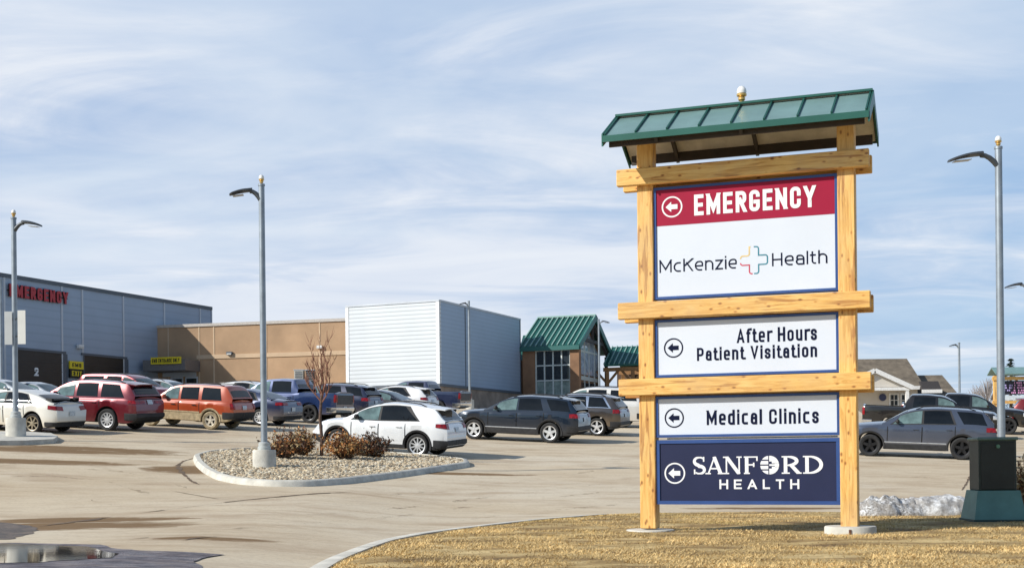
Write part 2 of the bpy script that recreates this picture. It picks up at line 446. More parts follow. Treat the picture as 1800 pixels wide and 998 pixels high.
# the veil thins out overhead and behind: clear deep blue there
up_ = nd(nt, 'ShaderNodeMapRange', interpolation_type='SMOOTHSTEP'); up_.inputs['From Min'].default_value = .36; up_.inputs['From Max'].default_value = .70
nt.links.new(sx.outputs[2], up_.inputs['Value'])
bk_ = nd(nt, 'ShaderNodeMapRange', interpolation_type='SMOOTHSTEP'); bk_.inputs['From Min'].default_value = .45; bk_.inputs['From Max'].default_value = -.2
nt.links.new(sx.outputs[1], bk_.inputs['Value'])
clear = math_(nt, 'MULTIPLY', math_(nt, 'MAXIMUM', up_.outputs[0], math_(nt, 'MULTIPLY', bk_.outputs[0], .75)), .85)
final = mix(nt, clear, final, mix(nt, 1.0, skyc, (.85, .9, .95), 'MULTIPLY'))
nt.links.new(final, bg.inputs['Color'])
scn.view_settings.view_transform = 'Standard'; scn.view_settings.look = 'None'; scn.view_settings.exposure = 0

# ------------------------------------------------------------------ ground
def mat_lot():
    m, nt, p = newmat('dusty_lot')
    v = coords(nt)
    big = noise(nt, coords(nt, scale=(.10, .16, 1)), 1.0, 6, .6, .5)
    mid = noise(nt, coords(nt, scale=(.35, .9, 1), rot=(0, 0, R(-18))), 1.0, 8, .65, .6)
    fine = noise(nt, v, 14.0, 6, .7)
    drift = noise(nt, coords(nt, scale=(.35, 1.0, 1), rot=(0, 0, R(-22))), 1.0, 9, .72, 1.2)
    grit = noise(nt, coords(nt, scale=(.7, 1.6, 1), rot=(0, 0, R(12))), 1.0, 9, .75, 1.5)
    c = ramp(nt, big, [(.3, (.52, .415, .28)), (.5, (.60, .51, .375)), (.7, (.63, .56, .44))])
    c = mix(nt, ramp(nt, mid, [(.36, .75), (.5, .12), (.62, 0)]), c, (.40, .30, .20))
    c = mix(nt, ramp(nt, drift, [(.60, 0), (.68, .4), (.8, .7)]), c, (.33, .24, .15))
    c = mix(nt, ramp(nt, drift, [(.28, .5), (.38, 0)]), c, (.60, .53, .43))
    c = mix(nt, ramp(nt, fine, [(.3, .5), (.5, 0)]), c, (.33, .26, .18))
    blot = noise(nt, coords(nt, scale=(1.1, 1.6, 1)), 1.0, 9, .72, .8)
    c = mix(nt, ramp(nt, blot, [(.28, .65), (.40, .2), (.50, 0)]), c, (.36, .27, .18))
    # muddy corners: brown silt around the west island and along the near puddle
    def spot(x, y, rx, ry, rot=0.0):
        tcn = nd(nt, 'ShaderNodeTexCoord'); mp = nd(nt, 'ShaderNodeMapping', vector_type='TEXTURE')
        mp.inputs['Location'].default_value = (x, y, 0); mp.inputs['Rotation'].default_value = (0, 0, rot); mp.inputs['Scale'].default_value = (rx, ry, 50)
        nt.links.new(tcn.outputs['Object'], mp.inputs[0])
        g = nd(nt, 'ShaderNodeTexGradient', gradient_type='SPHERICAL'); nt.links.new(mp.outputs[0], g.inputs[0]); return g.outputs[1]
    s = None
    for a in SPOTS:
        q = spot(*a); s = q if s is None else math_(nt, 'MAXIMUM', s, q)
    sil = math_(nt, 'MULTIPLY', s, math_(nt, 'ADD', -.45, math_(nt, 'MULTIPLY', grit, 2.7)))
    c = mix(nt, ramp(nt, sil, [(.25, 0), (.30, .6), (.45, 1.0)]), c, (.20, .125, .06))
    nt.links.new(c, p.inputs['Base Color']); setp(p, Roughness=.9); p.inputs['Specular IOR Level'].default_value = .25
    bump(nt, p, math_(nt, 'ADD', fine, math_(nt, 'MULTIPLY', mid, 2.0)), .35, .02)
    return m
def axis(pts):
    out = []
    for (a, b, n) in pts: out += [a + (b - a) * i / n for i in range(n)]
    return out + [pts[-1][1]]
XS = axis([(-4000, -600, 4), (-600, -90, 8), (-90, -45, 9), (-45, 45, 90), (45, 90, 9), (90, 600, 8), (600, 4000, 4)])
YS = axis([(-300, -20, 6), (-20, 8, 7), (8, 60, 104), (60, 125, 65), (125, 200, 15), (200, 700, 10), (700, 6000, 6)])
def sheet(x0, x1, y0, y1, dz):
    mb = MB(); xs = [x for x in XS if x0 <= x <= x1]; ys = [y for y in YS if y0 <= y <= y1]
    mb.grid([[(x, y, gz(x, y) + dz) for x in xs] for y in ys]); return mb
SPOTS = []
for (px, py, rx, ry, rz) in ((60, 790, 6.0, 1.3, .1), (160, 789, 4.0, 1.2, .0), (20, 810, 5, .9, .1), (40, 925, 3.6, 1.6, .05), (140, 914, 2.6, 1.0, .12), (370, 945, 1.2, .5, .1), (335, 825, 1.8, 1.6, .0), (800, 832, 3.0, .6, .2), (1350, 893, 2.6, .5, 0)):
    q = gnd(px, py); SPOTS.append((q.x, q.y, rx, ry, rz))
struct(sheet(-4000, 4000, -300, 6000, -.12).build('terrain', M('prairie', (.34, .26, .14), .95, var=.25, scale=.05), smooth=60), 'flat dry prairie ground stretching behind the hospital', 'terrain')
lot = struct(sheet(-80, 80, 2, 170, 0).build('parking_lot', mat_lot(), smooth=60), 'pale dusty parking lot with silt stains rising towards the hospital', 'parking lot')

# dark cracks and joints in the pavement
TYRE, nt, p = newmat('tyre_dirt'); p.inputs['Base Color'].default_value = (.25, .18, .11, 1); setp(p, Roughness=.95)
nt.links.new(ramp(nt, noise(nt, coords(nt, scale=(1.2, 1.2, 1)), 2.2, 9, .75), [(.46, 0.0), (.62, .55)]), p.inputs['Alpha'])
def crack(name, pix, wdt, label, seed, gap=.0):
    r = random.Random(seed); mb = MB(); pts = [gnd(*p) for p in pix]; pl = []
    for a, b in zip(pts, pts[1:]):
        n = max(2, int((b - a).length / .12))
        pl += [a.lerp(b, i / n) for i in range(n)]
    pl.append(pts[-1]); rows = []
    for i, p in enumerate(pl):
        t = (pl[min(i + 1, len(pl) - 1)] - pl[max(i - 1, 0)]); t.z = 0; t.normalize(); nrm = Vector((-t.y, t.x, 0))
        k = wdt * (.35 + 1.1 * abs(mnoise.noise(Vector((i * .13, seed, 0)))) * 1.6 + r.uniform(0, .3))
        k *= min(1, i / 6, (len(pl) - 1 - i) / 6) + .05
        if gap and mnoise.noise(Vector((i * .05, seed + 5, 0))) < -.15 + gap: k *= .12
        c = p + nrm * r.uniform(-.3, .3) * wdt
        a, b = c + nrm * k, c - nrm * k
        rows.append([(a.x, a.y, gz(a.x, a.y) + .006), (b.x, b.y, gz(b.x, b.y) + .006)])
    mb.grid(rows)
    return struct(mb.build(name, TYRE if name == 'tyre_mark' else M('crack_dirt', (.15, .10, .06), .95, var=.3, scale=4)), label, 'tyre mark' if name == 'tyre_mark' else 'pavement crack')
crack('pavement_crack', [(66, 925), (120, 918), (200, 908)], .10, 'dark wet seam running out of the puddle corner', 3)
crack('pavement_crack', [(240, 902), (330, 891), (400, 882), (520, 870), (620, 864)], .05, 'long thin seam crossing the drive before the gravel island', 4, .12)
crack('pavement_crack', [(225, 948), (255, 945), (262, 944)], .05, 'short dark smear on the near drive', 5)
crack('pavement_crack', [(316, 950), (350, 945), (386, 942)], .09, 'short brown smear nearest the puddle tip', 6)
crack('gutter_joint', [(345, 804), (322, 810), (312, 818), (318, 828), (338, 846), (352, 852)], .05, 'curved dark joint hugging the blunt end of the gravel island', 8)
crack('pavement_crack', [(1690, 862), (1712, 824)], .03, 'straight joint beside the green utility cabinet', 9)
for k_, (pp, ww) in enumerate((([(0, 838), (90, 836), (190, 846), (262, 868)], .10), ([(0, 862), (70, 864), (150, 876), (205, 890)], .12), ([(120, 822), (210, 828), (285, 842), (330, 858)], .09), ([(420, 915), (600, 900), (820, 878), (1060, 850)], .10), ([(380, 932), (560, 918), (800, 893), (1080, 862)], .10), ([(560, 878), (760, 862), (980, 838), (1110, 815)], .08), ([(700, 925), (880, 905), (1110, 884)], .09), ([(1180, 870), (1340, 862), (1480, 850)], .07), ([(1520, 835), (1620, 838), (1690, 848)], .08))):
    crack('tyre_mark', pp, ww, 'faint brown tyre track curving across the dusty lot', 30 + k_, .22)['group'] = 'tyre tracks across the lot'
crack('pavement_crack', [(300, 862), (380, 876), (420, 879)], .02, 'faint tyre mark curving below the gravel island', 10, .1)

# puddle, one sheet of still water
m, nt, p = newmat('puddle_water')
v = coords(nt); setp(p, Roughness=.03); p.inputs['Base Color'].default_value = (.05, .047, .045, 1); p.inputs['IOR'].default_value = 1.5
p.inputs['Specular IOR Level'].default_value = .9
rip = noise(nt, coords(nt, scale=(2, 5, 1)), 1.2, 4); bump(nt, p, rip, .018, .02)
def flat(name, pix, mat, dz, label, cat, seed=1, jit=.06):
    r = random.Random(seed); pts = [gnd(*q) for q in pix]; out = []
    for a, b in zip(pts, pts[1:] + pts[:1]):
        n = max(2, int((b - a).length / .25))
        for i in range(n):
            q = a.lerp(b, i / n); out.append((q.x + r.uniform(-jit, jit), q.y + r.uniform(-jit, jit), gz(q.x, q.y) + dz))
    mb = MB()
    if name == 'puddle': mb.add(out, [tuple(range(len(out)))])
    else:
        ys = sorted(o[1] for o in out); y0, y1 = ys[0], ys[-1]; rows = []; ny = max(12, int((y1 - y0) / .06))
        for j in range(ny + 1):
            y = y0 + .003 + (y1 - y0 - .006) * j / ny; xs_ = []
            for a, b in zip(out, out[1:] + out[:1]):
                if (a[1] <= y) != (b[1] <= y): xs_.append(a[0] + (b[0] - a[0]) * (y - a[1]) / (b[1] - a[1]))
            rows.append([(min(xs_) + (max(xs_) - min(xs_)) * i / 40, y, gz(min(xs_) + (max(xs_) - min(xs_)) * i / 40, y) + dz) for i in range(41)])
        mb.grid(rows)
    bm_o = mb.build(name, mat); struct(bm_o, label, cat); return bm_o
flat('puddle', [(-260, 957), (0, 956), (100, 958), (150, 961), (185, 967), (206, 974), (188, 981), (120, 985), (60, 989), (0, 990), (-300, 992)], m, .008, 'shallow still puddle on the near drive mirroring a lamp base', 'puddle', 2)
m2, nt, p = newmat('wet_silt'); p.inputs['Base Color'].default_value = (.085, .075, .075, 1); v = coords(nt)
nt.links.new(ramp(nt, noise(nt, v, 5, 8, .7), [(.35, (.045, .038, .035)), (.6, (.20, .15, .11))]), p.inputs['Base Color']); setp(p, Roughness=.55)
bump(nt, p, noise(nt, v, 7, 8, .75), 1.0, .05)
mw, nt, p = newmat('wet_asphalt'); v = coords(nt)
nt.links.new(ramp(nt, noise(nt, coords(nt, scale=(1, 3, 1)), 2.2, 8, .7), [(.38, (.05, .043, .05)), (.5, (.13, .11, .12)), (.68, (.30, .25, .22))]), p.inputs['Base Color'])
nt.links.new(ramp(nt, noise(nt, v, 1.6, 6, .7), [(.4, .25), (.6, .75)]), p.inputs['Roughness'])
bump(nt, p, noise(nt, v, 8, 8, .75), .8, .04)
flat('wet_pavement', [(-260, 955), (0, 954), (120, 955), (175, 957), (215, 964), (260, 971), (330, 972), (389, 973), (352, 982), (340, 988), (352, 997), (370, 1015), (-60, 1075), (-420, 1010)], mw, .004, 'dark wet pavement around the still puddle on the near drive', 'wet pavement', 2)
flat('wet_patch', [(-200, 920), (0, 918), (40, 922), (68, 928), (50, 938), (20, 948), (-200, 950)], m2, .004, 'wet dark silt patch behind the puddle', 'wet patch', 4)

# ------------------------------------------------------------------ grass verge and its curb
EDGE = [(470, 1120), (540, 1040), (600, 998), (640, 981), (690, 963), (760, 950), (850, 936), (950, 921), (1050, 910), (1130, 904), (1300, 903), (1500, 906), (1700, 908), (1850, 909), (2100, 911)]
EP = [gnd(*q) for q in EDGE]
def resample(pts, step):
    out = [pts[0].copy()]; 
    for a, b in zip(pts, pts[1:]):
        n = max(1, int((b - a).length / step))
        out += [a.lerp(b, i / n) for i in range(1, n + 1)]
    return out
EPs = resample(EP, .3)
for _ in range(3): EPs = [EPs[0]] + [(EPs[i - 1] + EPs[i] * 2 + EPs[i + 1]) / 4 for i in range(1, len(EPs) - 1)] + [EPs[-1]]
def verge_z(x, y, inset):
    return .0 + .035 * ss(.1, 1.2, inset) + .018 * mnoise.noise(Vector((x * .9, y * .9, 0))) * ss(.05, .5, inset)
N2 = len(EPs); vg = []
inner = []
for i, q in enumerate(EPs):
    t = i / (N2 - 1); inner.append(Vector((-1.5 + 24 * t, 4.0, 0)))
def verge_pt(i, k):
    a, b = EPs[i], inner[i]; q = a.lerp(b, k); d = (q - a).length
    return (q.x, q.y, verge_z(q.x, q.y, d))
KS = [0, .01, .02, .035, .05] + [.05 + .95 * (j / 26) for j in range(1, 27)]
mb = MB(); mb.grid([[verge_pt(i, k) for k in KS] for i in range(N2)])
m, nt, p = newmat('dry_turf'); v = coords(nt)
a = noise(nt, coords(nt, scale=(.5, .9, 1)), 1.6, 7, .65); b = noise(nt, v, 22, 6, .7)
c = ramp(nt, a, [(.36, (.17, .105, .04)), (.47, (.36, .24, .09)), (.62, (.70, .53, .25))])
c = mix(nt, ramp(nt, b, [(.3, .7), (.55, 0)]), c, (.20, .125, .04))
nt.links.new(c, p.inputs['Base Color']); setp(p, Roughness=.95); bump(nt, p, b, .7, .03)
struct(mb.build('grass_verge', m, smooth=60), 'dormant tan lawn rising from the curb under the sign', 'lawn')
# curb along the verge
def curb(name, pts, wdt, top, base, label, mat):
    mb = MB(); rows = []
    n = len(pts)
    for i, p in enumerate(pts):
        t = pts[min(i + 1, n - 1)] - pts[max(i - 1, 0)]; t.z = 0; t.normalize(); nr = Vector((-t.y, t.x, 0))
        o = p + nr * wdt
        zt = top(p) if callable(top) else top
        rows.append([(p.x, p.y, zt - .02), (p.x, p.y, zt + .004), (p.x + nr.x * wdt * .78, p.y + nr.y * wdt * .78, zt), (o.x - nr.x * .01, o.y - nr.y * .01, zt - .03), (o.x + nr.x * .03, o.y + nr.y * .03, base(o) if callable(base) else base)])
    mb.grid(rows); return struct(mb.build(name, mat, smooth=40), label, 'curb')
conc = M('concrete', (.56, .54, .48), .9, var=.18, scale=3.0, bmp=.25, bscale=30)
curb('curb', EPs[:int(N2 * .62)], .24, .012, lambda o: gz(o.x, o.y) - .01, 'pale concrete curb edging the tan lawn', conc)

# dry grass blades, too many to count
def blades(n, seed):
    rs = np.random.RandomState(seed)
    vs = np.zeros((n * 3, 3), np.float32); col = np.zeros((n * 3, 4), np.float32); k = 0
    while k < n:
        y = 11.5 + 13.5 * rs.rand() ** 1.25; x = rs.uniform(-3.0, .47 * y + .5)
        # nearest edge test by pixel row
        px = CX + F * x / y
        e = table(ED2, px); 
        inset = e - y
        if inset < .03: continue
        z = verge_z(x, y, inset)
        bare = mnoise.noise(Vector((x * 1.1, y * .75, 11))) + .5 * mnoise.noise(Vector((x * 3.1, y * 2.2, 4)))
        if bare < -.05 and rs.rand() < min(.95, .25 + (-.05 - bare) * 2.8): continue
        if inset < .25 and rs.rand() < .5 - mnoise.noise(Vector((x * 4, y * 4, 2))): continue
        pat = mnoise.noise(Vector((x * .8, y * 1.1, 3)))
        h = rs.uniform(.008, .030) * (1 + .5 * pat) ; a = rs.uniform(0, 6.28); lean = rs.uniform(.8, 3.0)
        wd = rs.uniform(.003, .006); b = a + 1.57 + rs.uniform(-.4, .4)
        dx, dy = math.cos(a) * wd, math.sin(a) * wd
        vs[k * 3] = (x - dx, y - dy, z - .004); vs[k * 3 + 1] = (x + dx, y + dy, z - .004)
        vs[k * 3 + 2] = (x + math.cos(b) * h * lean, y + math.sin(b) * h * lean, z + h)
        g = rs.rand(); green = max(0, mnoise.noise(Vector((x * .5, y * .5, 9)))) * ss(16, 20, y) * 1.0
        c0 = np.array([.74, .53, .24]) * (.45 + .85 * g) * (1 + .45 * pat); c0 = c0 * (1 - .5 * ss(-.1, .35, -bare)) * np.array([1, 1 - .12 * ss(0, .4, -bare), 1 - .3 * ss(0, .4, -bare)]); c0 = c0 * (1 - green) + np.array([.27, .25, .07]) * green
        col[k * 3:k * 3 + 3, :3] = c0; col[k * 3:k * 3 + 3, 3] = 1; k += 1
    me = bpy.data.meshes.new('dry_grass'); me.vertices.add(n * 3); me.vertices.foreach_set('co', vs.ravel())
    me.loops.add(n * 3); me.loops.foreach_set('vertex_index', np.arange(n * 3, dtype=np.int32))
    me.polygons.add(n); me.polygons.foreach_set('loop_start', np.arange(0, n * 3, 3, dtype=np.int32))
    at_ = me.color_attributes.new('tint', 'FLOAT_COLOR', 'POINT'); at_.data.foreach_set('color', col.ravel())
    me.update(); me.validate()
    m, nt, p = newmat('grass_blade'); ca = nd(nt, 'ShaderNodeVertexColor', layer_name='tint')
    nt.links.new(ca.outputs[0], p.inputs['Base Color']); setp(p, Roughness=.8); p.inputs['Specular IOR Level'].default_value = .2
    me.materials.append(m); o = bpy.data.objects.new('dry_grass', me); COL.objects.link(o); return o
ED2 = sorted((CX + F * q.x / q.y, q.y) for q in EPs)
tag(blades(110000, 3), 'short dry straw-coloured grass covering the lawn under the sign', 'grass', kind='stuff')

# ------------------------------------------------------------------ the big wayfinding sign
SC = Vector((3.18, 17.715, .0)); STH = R(20)
W_ = [wood_mat('timber_x', 0), wood_mat('timber_y', 1), wood_mat('timber_z', 2)]
sign = thing('wayfinding_sign', 'tall timber hospital sign with green gabled roof and five stacked panels on the lawn', 'sign', SC, -STH)
green = M('green_metal', (.22, .355, .345), .36, .25, var=.10, scale=2.0)
green_d = M('green_trim', (.022, .11, .085), .4, .3, var=.1, scale=2.0)
HP = 1.352
for s in (-1, 1):
    zb = .04 if s < 0 else .02
    MB().box((s * HP, 0, (zb + 5.58) / 2 + .03), (.225, .225, 5.58 - zb), bev=.012).build('post', W_[2], sign)
    mb = MB(); n = 40; ft = .125 if s > 0 else .055; prof = [(.335, -.12), (.335, ft - .015), (.325, ft), (.0, ft)]
    mb.lathe(prof, 40, (s * HP, 0, 0))
    f = mb.build('footing', conc, sign, smooth=35)
    if s > 0: MB().box((s * HP + .03, -.338, .05), (.03, .012, .09)).build('rust_stain', M('rust', (.12, .05, .03), .9), f)
def beam(z0, z1):
    for y in (-.16, .16):
        MB().box((-.037 + (.01 if y > 0 else 0), y, (z0 + z1) / 2 - (.02 if y > 0 else 0)), (3.385, .10, z1 - z0), bev=.01).build('beam', W_[0], sign)
for z0, z1 in ((4.80, 5.03), (2.962, 3.19), (1.905, 2.135)): beam(z0, z1)
IX = HP - .1135
blue_f = M('blue_frame', (.035, .085, .27), .4, .2, var=.1, scale=3)
white_p = M('sign_white', (.65, .70, .785), .45, var=.03, scale=.8)
red_p = M('sign_red', (.34, .011, .045), .5, spec=.2, var=.05, scale=.8)
navy_p = M('sign_navy', (.020, .026, .072), .5, spec=.25, var=.12, scale=.8)
ink = M('ink_navy', (.006, .010, .036), .8, var=.05, spec=.12)
wht = M('ink_white', (.82, .83, .85), .5, var=.02)
YF = -.075
def panel(z0, z1, face, bw=.036, label=None):
    mb = MB()
    mb.box((0, .0, (z0 + z1) / 2), (2 * IX, .13, z1 - z0))
    fr = mb.build('sign_panel', M('panel_side', (.03, .05, .13), .5), sign)
    if label: fr['label'] = label
    mb = MB()
    for (cx, cz, sx_, sz_) in ((0, z1 - bw / 2, 2 * IX, bw), (0, z0 + bw / 2, 2 * IX, bw), (-IX + bw / 2, (z0 + z1) / 2, bw, z1 - z0 - 2 * bw), (IX - bw / 2, (z0 + z1) / 2, bw, z1 - z0 - 2 * bw)):
        mb.box((cx, -.074, cz), (sx_ - .001, .018, sz_ - .0008))
    mb.build('frame', blue_f, fr)
    mb = MB(); mb.box((0, -.0665, (z0 + z1) / 2), (2 * IX - 2 * bw + .0, .003, z1 - z0 - 2 * bw))
    mb.build('sign_face', face, fr)
    return fr
YT = -.0688
p1 = panel(3.225, 4.765, white_p, label='upper panel with red emergency band and health system name')
MB().box((0, -.0695, (4.235 + 4.729) / 2), (2 * IX - .072, .003, 4.729 - 4.235)).build('red_band', red_p, p1)
mb = MB(); text_mesh(mb, 'EMERGENCY', -.672, .955, 4.345, .285, -.0715, .185, .98, .15, .42); mb.build('lettering', wht, p1)
arrow_badge(-.98, 4.488, .145, -.0715).build('arrow_symbol', wht, p1)
mb = MB(); text_mesh(mb, 'McKenzie', -1.165, -.098, 3.592, .175, YT, .115, 1.38, .16, .62); mb.build('lettering', ink, p1); mb = MB()
text_mesh(mb, 'Health', .375, 1.10, 3.592, .175, YT, .115, 1.38, .16, .62); mb.build('lettering', ink, p1)
mb = MB(); cxp, czp, a_, b_ = .134, 3.69, .18, .062
for mi, pts in ((0, [(-.045, a_), (-b_, a_), (-b_, b_, 1), (-a_, b_, 1), (-a_, .025)]), (1, [(-a_, -.03), (-a_, -b_, 1), (-b_, -b_), (-b_, -a_, 1), (-.02, -a_)]),
                (2, [(.0, a_), (b_, a_, 1), (b_, b_), (a_, b_, 1), (a_, -b_, 1), (b_, -b_), (b_, -a_, 1), (.0, -a_)])):
    for q in stroke([tuple(t) for t in rounded(pts, .03)], .017, False): poly_at(mb, [(cxp + u, czp + v_) for u, v_ in q], YT - .0015, mi)
mb.build('cross_logo', [M('logo_yellow', (.75, .55, .22), .5), M('logo_red', (.55, .06, .10), .5), M('logo_teal', (.03, .22, .30), .5)], p1)
p2 = panel(2.150, 2.945, white_p, label='white panel for after hours patient visitation')
write('After Hours', -.107, .952, 2.585, .192, YT, .165, 1.0, .17, .42, ink, p2); write('Patient Visitation', -.655, .952, 2.362, .178, YT, .165, 1.0, .17, .42, ink, p2)
arrow_badge(-.98, 2.553, .135, YT - .001).build('arrow_symbol', ink, p2)
p3 = panel(1.325, 1.89, white_p, label='white panel for medical clinics')
write('Medical Clinics', -.53, .965, 1.485, .20, YT, .165, 1.0, .17, .42, ink, p3)
arrow_badge(-.98, 1.592, .135, YT - .001).build('arrow_symbol', ink, p3)
p4 = panel(.405, 1.29, navy_p, .05, label='dark navy lowest panel for the second health provider')
arrow_badge(-.98, .833, .145, YT - .001).build('arrow_symbol', wht, p4)
mb = MB(); text_mesh(mb, 'HEALTH', -.365, .705, .615, .13, YT, .18, 1.5, .55, .42); mb.build('lettering', wht, p4); mb = MB()
# serif name
def serif(ch, x, w_, zb, h):
    T, t, sr = .20 * h, .085 * h, .075 * h
    L_ = []
    def S(pts, th, wd=None): L_.append(stroke(pts, th, False, wd))
    if ch == 'S':
        pts = []; wd = []
        for k in range(29):
            u = k / 28
            if u < .5: a = R(40) + u * 2 * R(230); cxx, czz, r_ = .5, .745, .255
            else: a = R(90) - (u - .5) * 2 * R(230); cxx, czz, r_ = .5, .245, .245
            pts.append((x + w_ * (.5 + .42 * math.cos(a)), zb + h * (czz + (r_ - .03) * math.sin(a)))); wd.append(t + (T - t) * math.sin(math.pi * u) ** 1.5)
        S(pts, t, wd); S([(x + w_ * .86, zb + h * .72), (x + w_ * .86, zb + h)], t); S([(x + w_ * .1, zb), (x + w_ * .1, zb + h * .28)], t)
    if ch == 'A':
        S([(x + w_ * .12, zb), (x + w_ * .5, zb + h)], t); S([(x + w_ * .47, zb + h), (x + w_ * .86, zb)], T); S([(x + w_ * .25, zb + h * .32), (x + w_ * .72, zb + h * .32)], t)
        S([(x - w_ * .04, zb + sr / 2), (x + w_ * .28, zb + sr / 2)], sr); S([(x + w_ * .68, zb + sr / 2), (x + w_ * 1.03, zb + sr / 2)], sr)
    if ch == 'N':
        S([(x + w_ * .14, zb), (x + w_ * .14, zb + h)], t); S([(x + w_ * .86, zb), (x + w_ * .86, zb + h)], t); S([(x + w_ * .14, zb + h), (x + w_ * .86, zb + h * .0)], T)
        for u, z in ((.14, 0), (.86, 1), (.10, 1)): S([(x + w_ * (u - .15), zb + (sr / 2 if z == 0 else h - sr / 2)), (x + w_ * (u + .15), zb + (sr / 2 if z == 0 else h - sr / 2))], sr)
    if ch in 'FRD':
        S([(x + w_ * .2, zb), (x + w_ * .2, zb + h)], T); S([(x, zb + sr / 2), (x + w_ * .42, zb + sr / 2)], sr)
        S([(x, zb + h - sr / 2), (x + w_ * (.95 if ch == 'F' else .45), zb + h - sr / 2)], sr)
    if ch == 'F': S([(x + w_ * .2, zb + h * .52), (x + w_ * .72, zb + h * .52)], t); S([(x + w_ * .93, zb + h), (x + w_ * .93, zb + h * .74)], t); S([(x + w_ * .70, zb + h * .40), (x + w_ * .70, zb + h * .64)], t)
    def bowl(z0, z1, x0, x1):
        pts = []; wd = []
        for k in range(17):
            a = math.pi / 2 - math.pi * k / 16
            pts.append((x0 + (x1 - x0) * math.cos(a), (z0 + z1) / 2 + (z1 - z0) / 2 * math.sin(a))); wd.append(t + (T - t) * math.cos(a))
        S(pts, t, wd)
    if ch == 'R': bowl(zb + h * .48, zb + h - t / 2, x + w_ * .3, x + w_ * .78); S([(x + w_ * .48, zb + h * .5), (x + w_ * .90, zb)], T); S([(x + w_ * .78, zb + sr / 2), (x + w_ * 1.03, zb + sr / 2)], sr)
    if ch == 'D': bowl(zb + t / 2, zb + h - t / 2, x + w_ * .3, x + w_ * .9); S([(x + w_ * .2, zb + t / 2), (x + w_ * .45, zb + t / 2)], t); S([(x + w_ * .2, zb + h - t / 2), (x + w_ * .45, zb + h - t / 2)], t)
    for k, qs in enumerate(L_):
        for q in qs:
            q = clip(clip(q, zb - .001, True), zb + h + .001, False)
            if len(q) > 2: poly_at(mb, q, YT - .0012 - .0006 * k)
zb_, h_ = .818, .237
for ch, x, w_ in (('S', -.72, .165), ('A', -.545, .235), ('N', -.30, .24), ('F', -.03, .19)): serif(ch, x, w_, zb_, h_)
mb.build('lettering', wht, p4); mb = MB()
for ch, x, w_ in (('R', .475, .255), ('D', .755, .265)): serif(ch, x, w_, zb_, h_)
mb.build('lettering', wht, p4)
mb = MB(); ox, oz, ro = .315, zb_ + h_ / 2, .125
def slab(z0, z1, xa, xb):
    n = 8; Lp = []; Rp = []
    for k in range(n + 1):
        z = z0 + (z1 - z0) * k / n; q = math.sqrt(max(0, ro * ro - z * z))
        Lp.append((max(xa, -q), z)); Rp.append((min(xb, q), z))
    for k in range(n):
        if Rp[k][0] - Lp[k][0] > .001 or Rp[k + 1][0] - Lp[k + 1][0] > .001:
            poly_at(mb, [(ox + Lp[k][0], oz + Lp[k][1]), (ox + Rp[k][0], oz + Rp[k][1]), (ox + Rp[k + 1][0], oz + Rp[k + 1][1]), (ox + Lp[k + 1][0], oz + Lp[k + 1][1])], YT - .001)
g = .009
for z0, z1 in ((.065 + g, .124), (.0 + g, .065 - g), (-.065 + g, -g), (-.124, -.065 - g)): slab(z0, z1, -.2, -.018)
slab(.048, .124, -.005, .2); slab(-.124, -.048, -.005, .2); slab(-.03, .03, .068, .2); slab(.022, .048, .03, .2); slab(-.048, -.022, .03, .2); slab(-.012, .012, -.005, .068)
mb.build('round_logo', wht, p4)
# bright strip between the two lowest panels, cross rail behind the panels
MB().box((.05, .02, 1.3075), (2.3, .03, .022)).build('spacer_strip', M('strip', (.7, .74, .8), .4), sign)
# roof
RX0, RX1, RZ, EY, EZ = -1.765, 1.69, 5.80, .73, 5.385
mb = MB(); th = .035
def slope(s, dz=0.0):
    return [(RX0, 0, RZ + dz), (RX1, 0, RZ + dz), (RX1, s * EY, EZ + dz), (RX0, s * EY, EZ + dz)]
for s in (-1, 1):
    a = slope(s); b = slope(s, -th); mb.hexa(b + a)
roof = mb.build('roof', [green], sign)
mb = MB()
for k in range(9):
    x = RX0 + .02 + (RX1 - RX0 - .04) * k / 8
    for s in (-1, 1): mb.bar((x, s * .01, RZ + .012), (x, s * (EY - .005), EZ + .016), .022, .03)
mb.bar((RX0 - .01, 0, RZ + .022), (RX1 + .01, 0, RZ + .022), .14, .03)
mb.build('roof_seam', green_d, roof)
for s in (-1, 1):
    MB().box((( RX0 + RX1) / 2, s * (EY + .012), EZ - .045), (RX1 - RX0 + .03, .022, .085)).build('fascia', green_d, roof)
for x in (RX0 - .012, RX1 + .012):
    mb = MB()
    for s in (-1, 1): mb.hexa([(x - .011, s * .0, RZ - .15), (x + .011, s * .0, RZ - .15), (x + .011, s * (EY - .002), EZ - .14), (x - .011, s * (EY - .002), EZ - .14), (x - .011, s * .0, RZ + .03), (x + .011, s * .0, RZ + .03), (x + .011, s * (EY - .002), EZ + .03), (x - .011, s * (EY - .002), EZ + .03)])
    mb.build('rake_board', green_d, roof)
mb = MB()
for s in (-1, 1): mb.hexa([(RX0 + .02, 0, RZ - .075), (RX1 - .02, 0, RZ - .075), (RX1 - .02, s * (EY - .03), EZ - .07), (RX0 + .02, s * (EY - .03), EZ - .07), (RX0 + .02, 0, RZ - .06), (RX1 - .02, 0, RZ - .06), (RX1 - .02, s * (EY - .03), EZ - .055), (RX0 + .02, s * (EY - .03), EZ - .055)])
mb.build('soffit', M('plywood', (.60, .57, .50), .8, var=.15, scale=4), roof)
mb = MB()
for x in (-HP + .3, .08):
    for s in (-1, 1): mb.bar((x, 0, RZ - .11), (x, s * (EY - .05), EZ - .105), .045, .075)
for s in (-1, 1): mb.box(((RX0 + RX1) / 2, s * .60, EZ - .055), (RX1 - RX0 - .1, .04, .15))
mb.build('rafter', M('dark_wood', (.045, .035, .028), .7), roof)
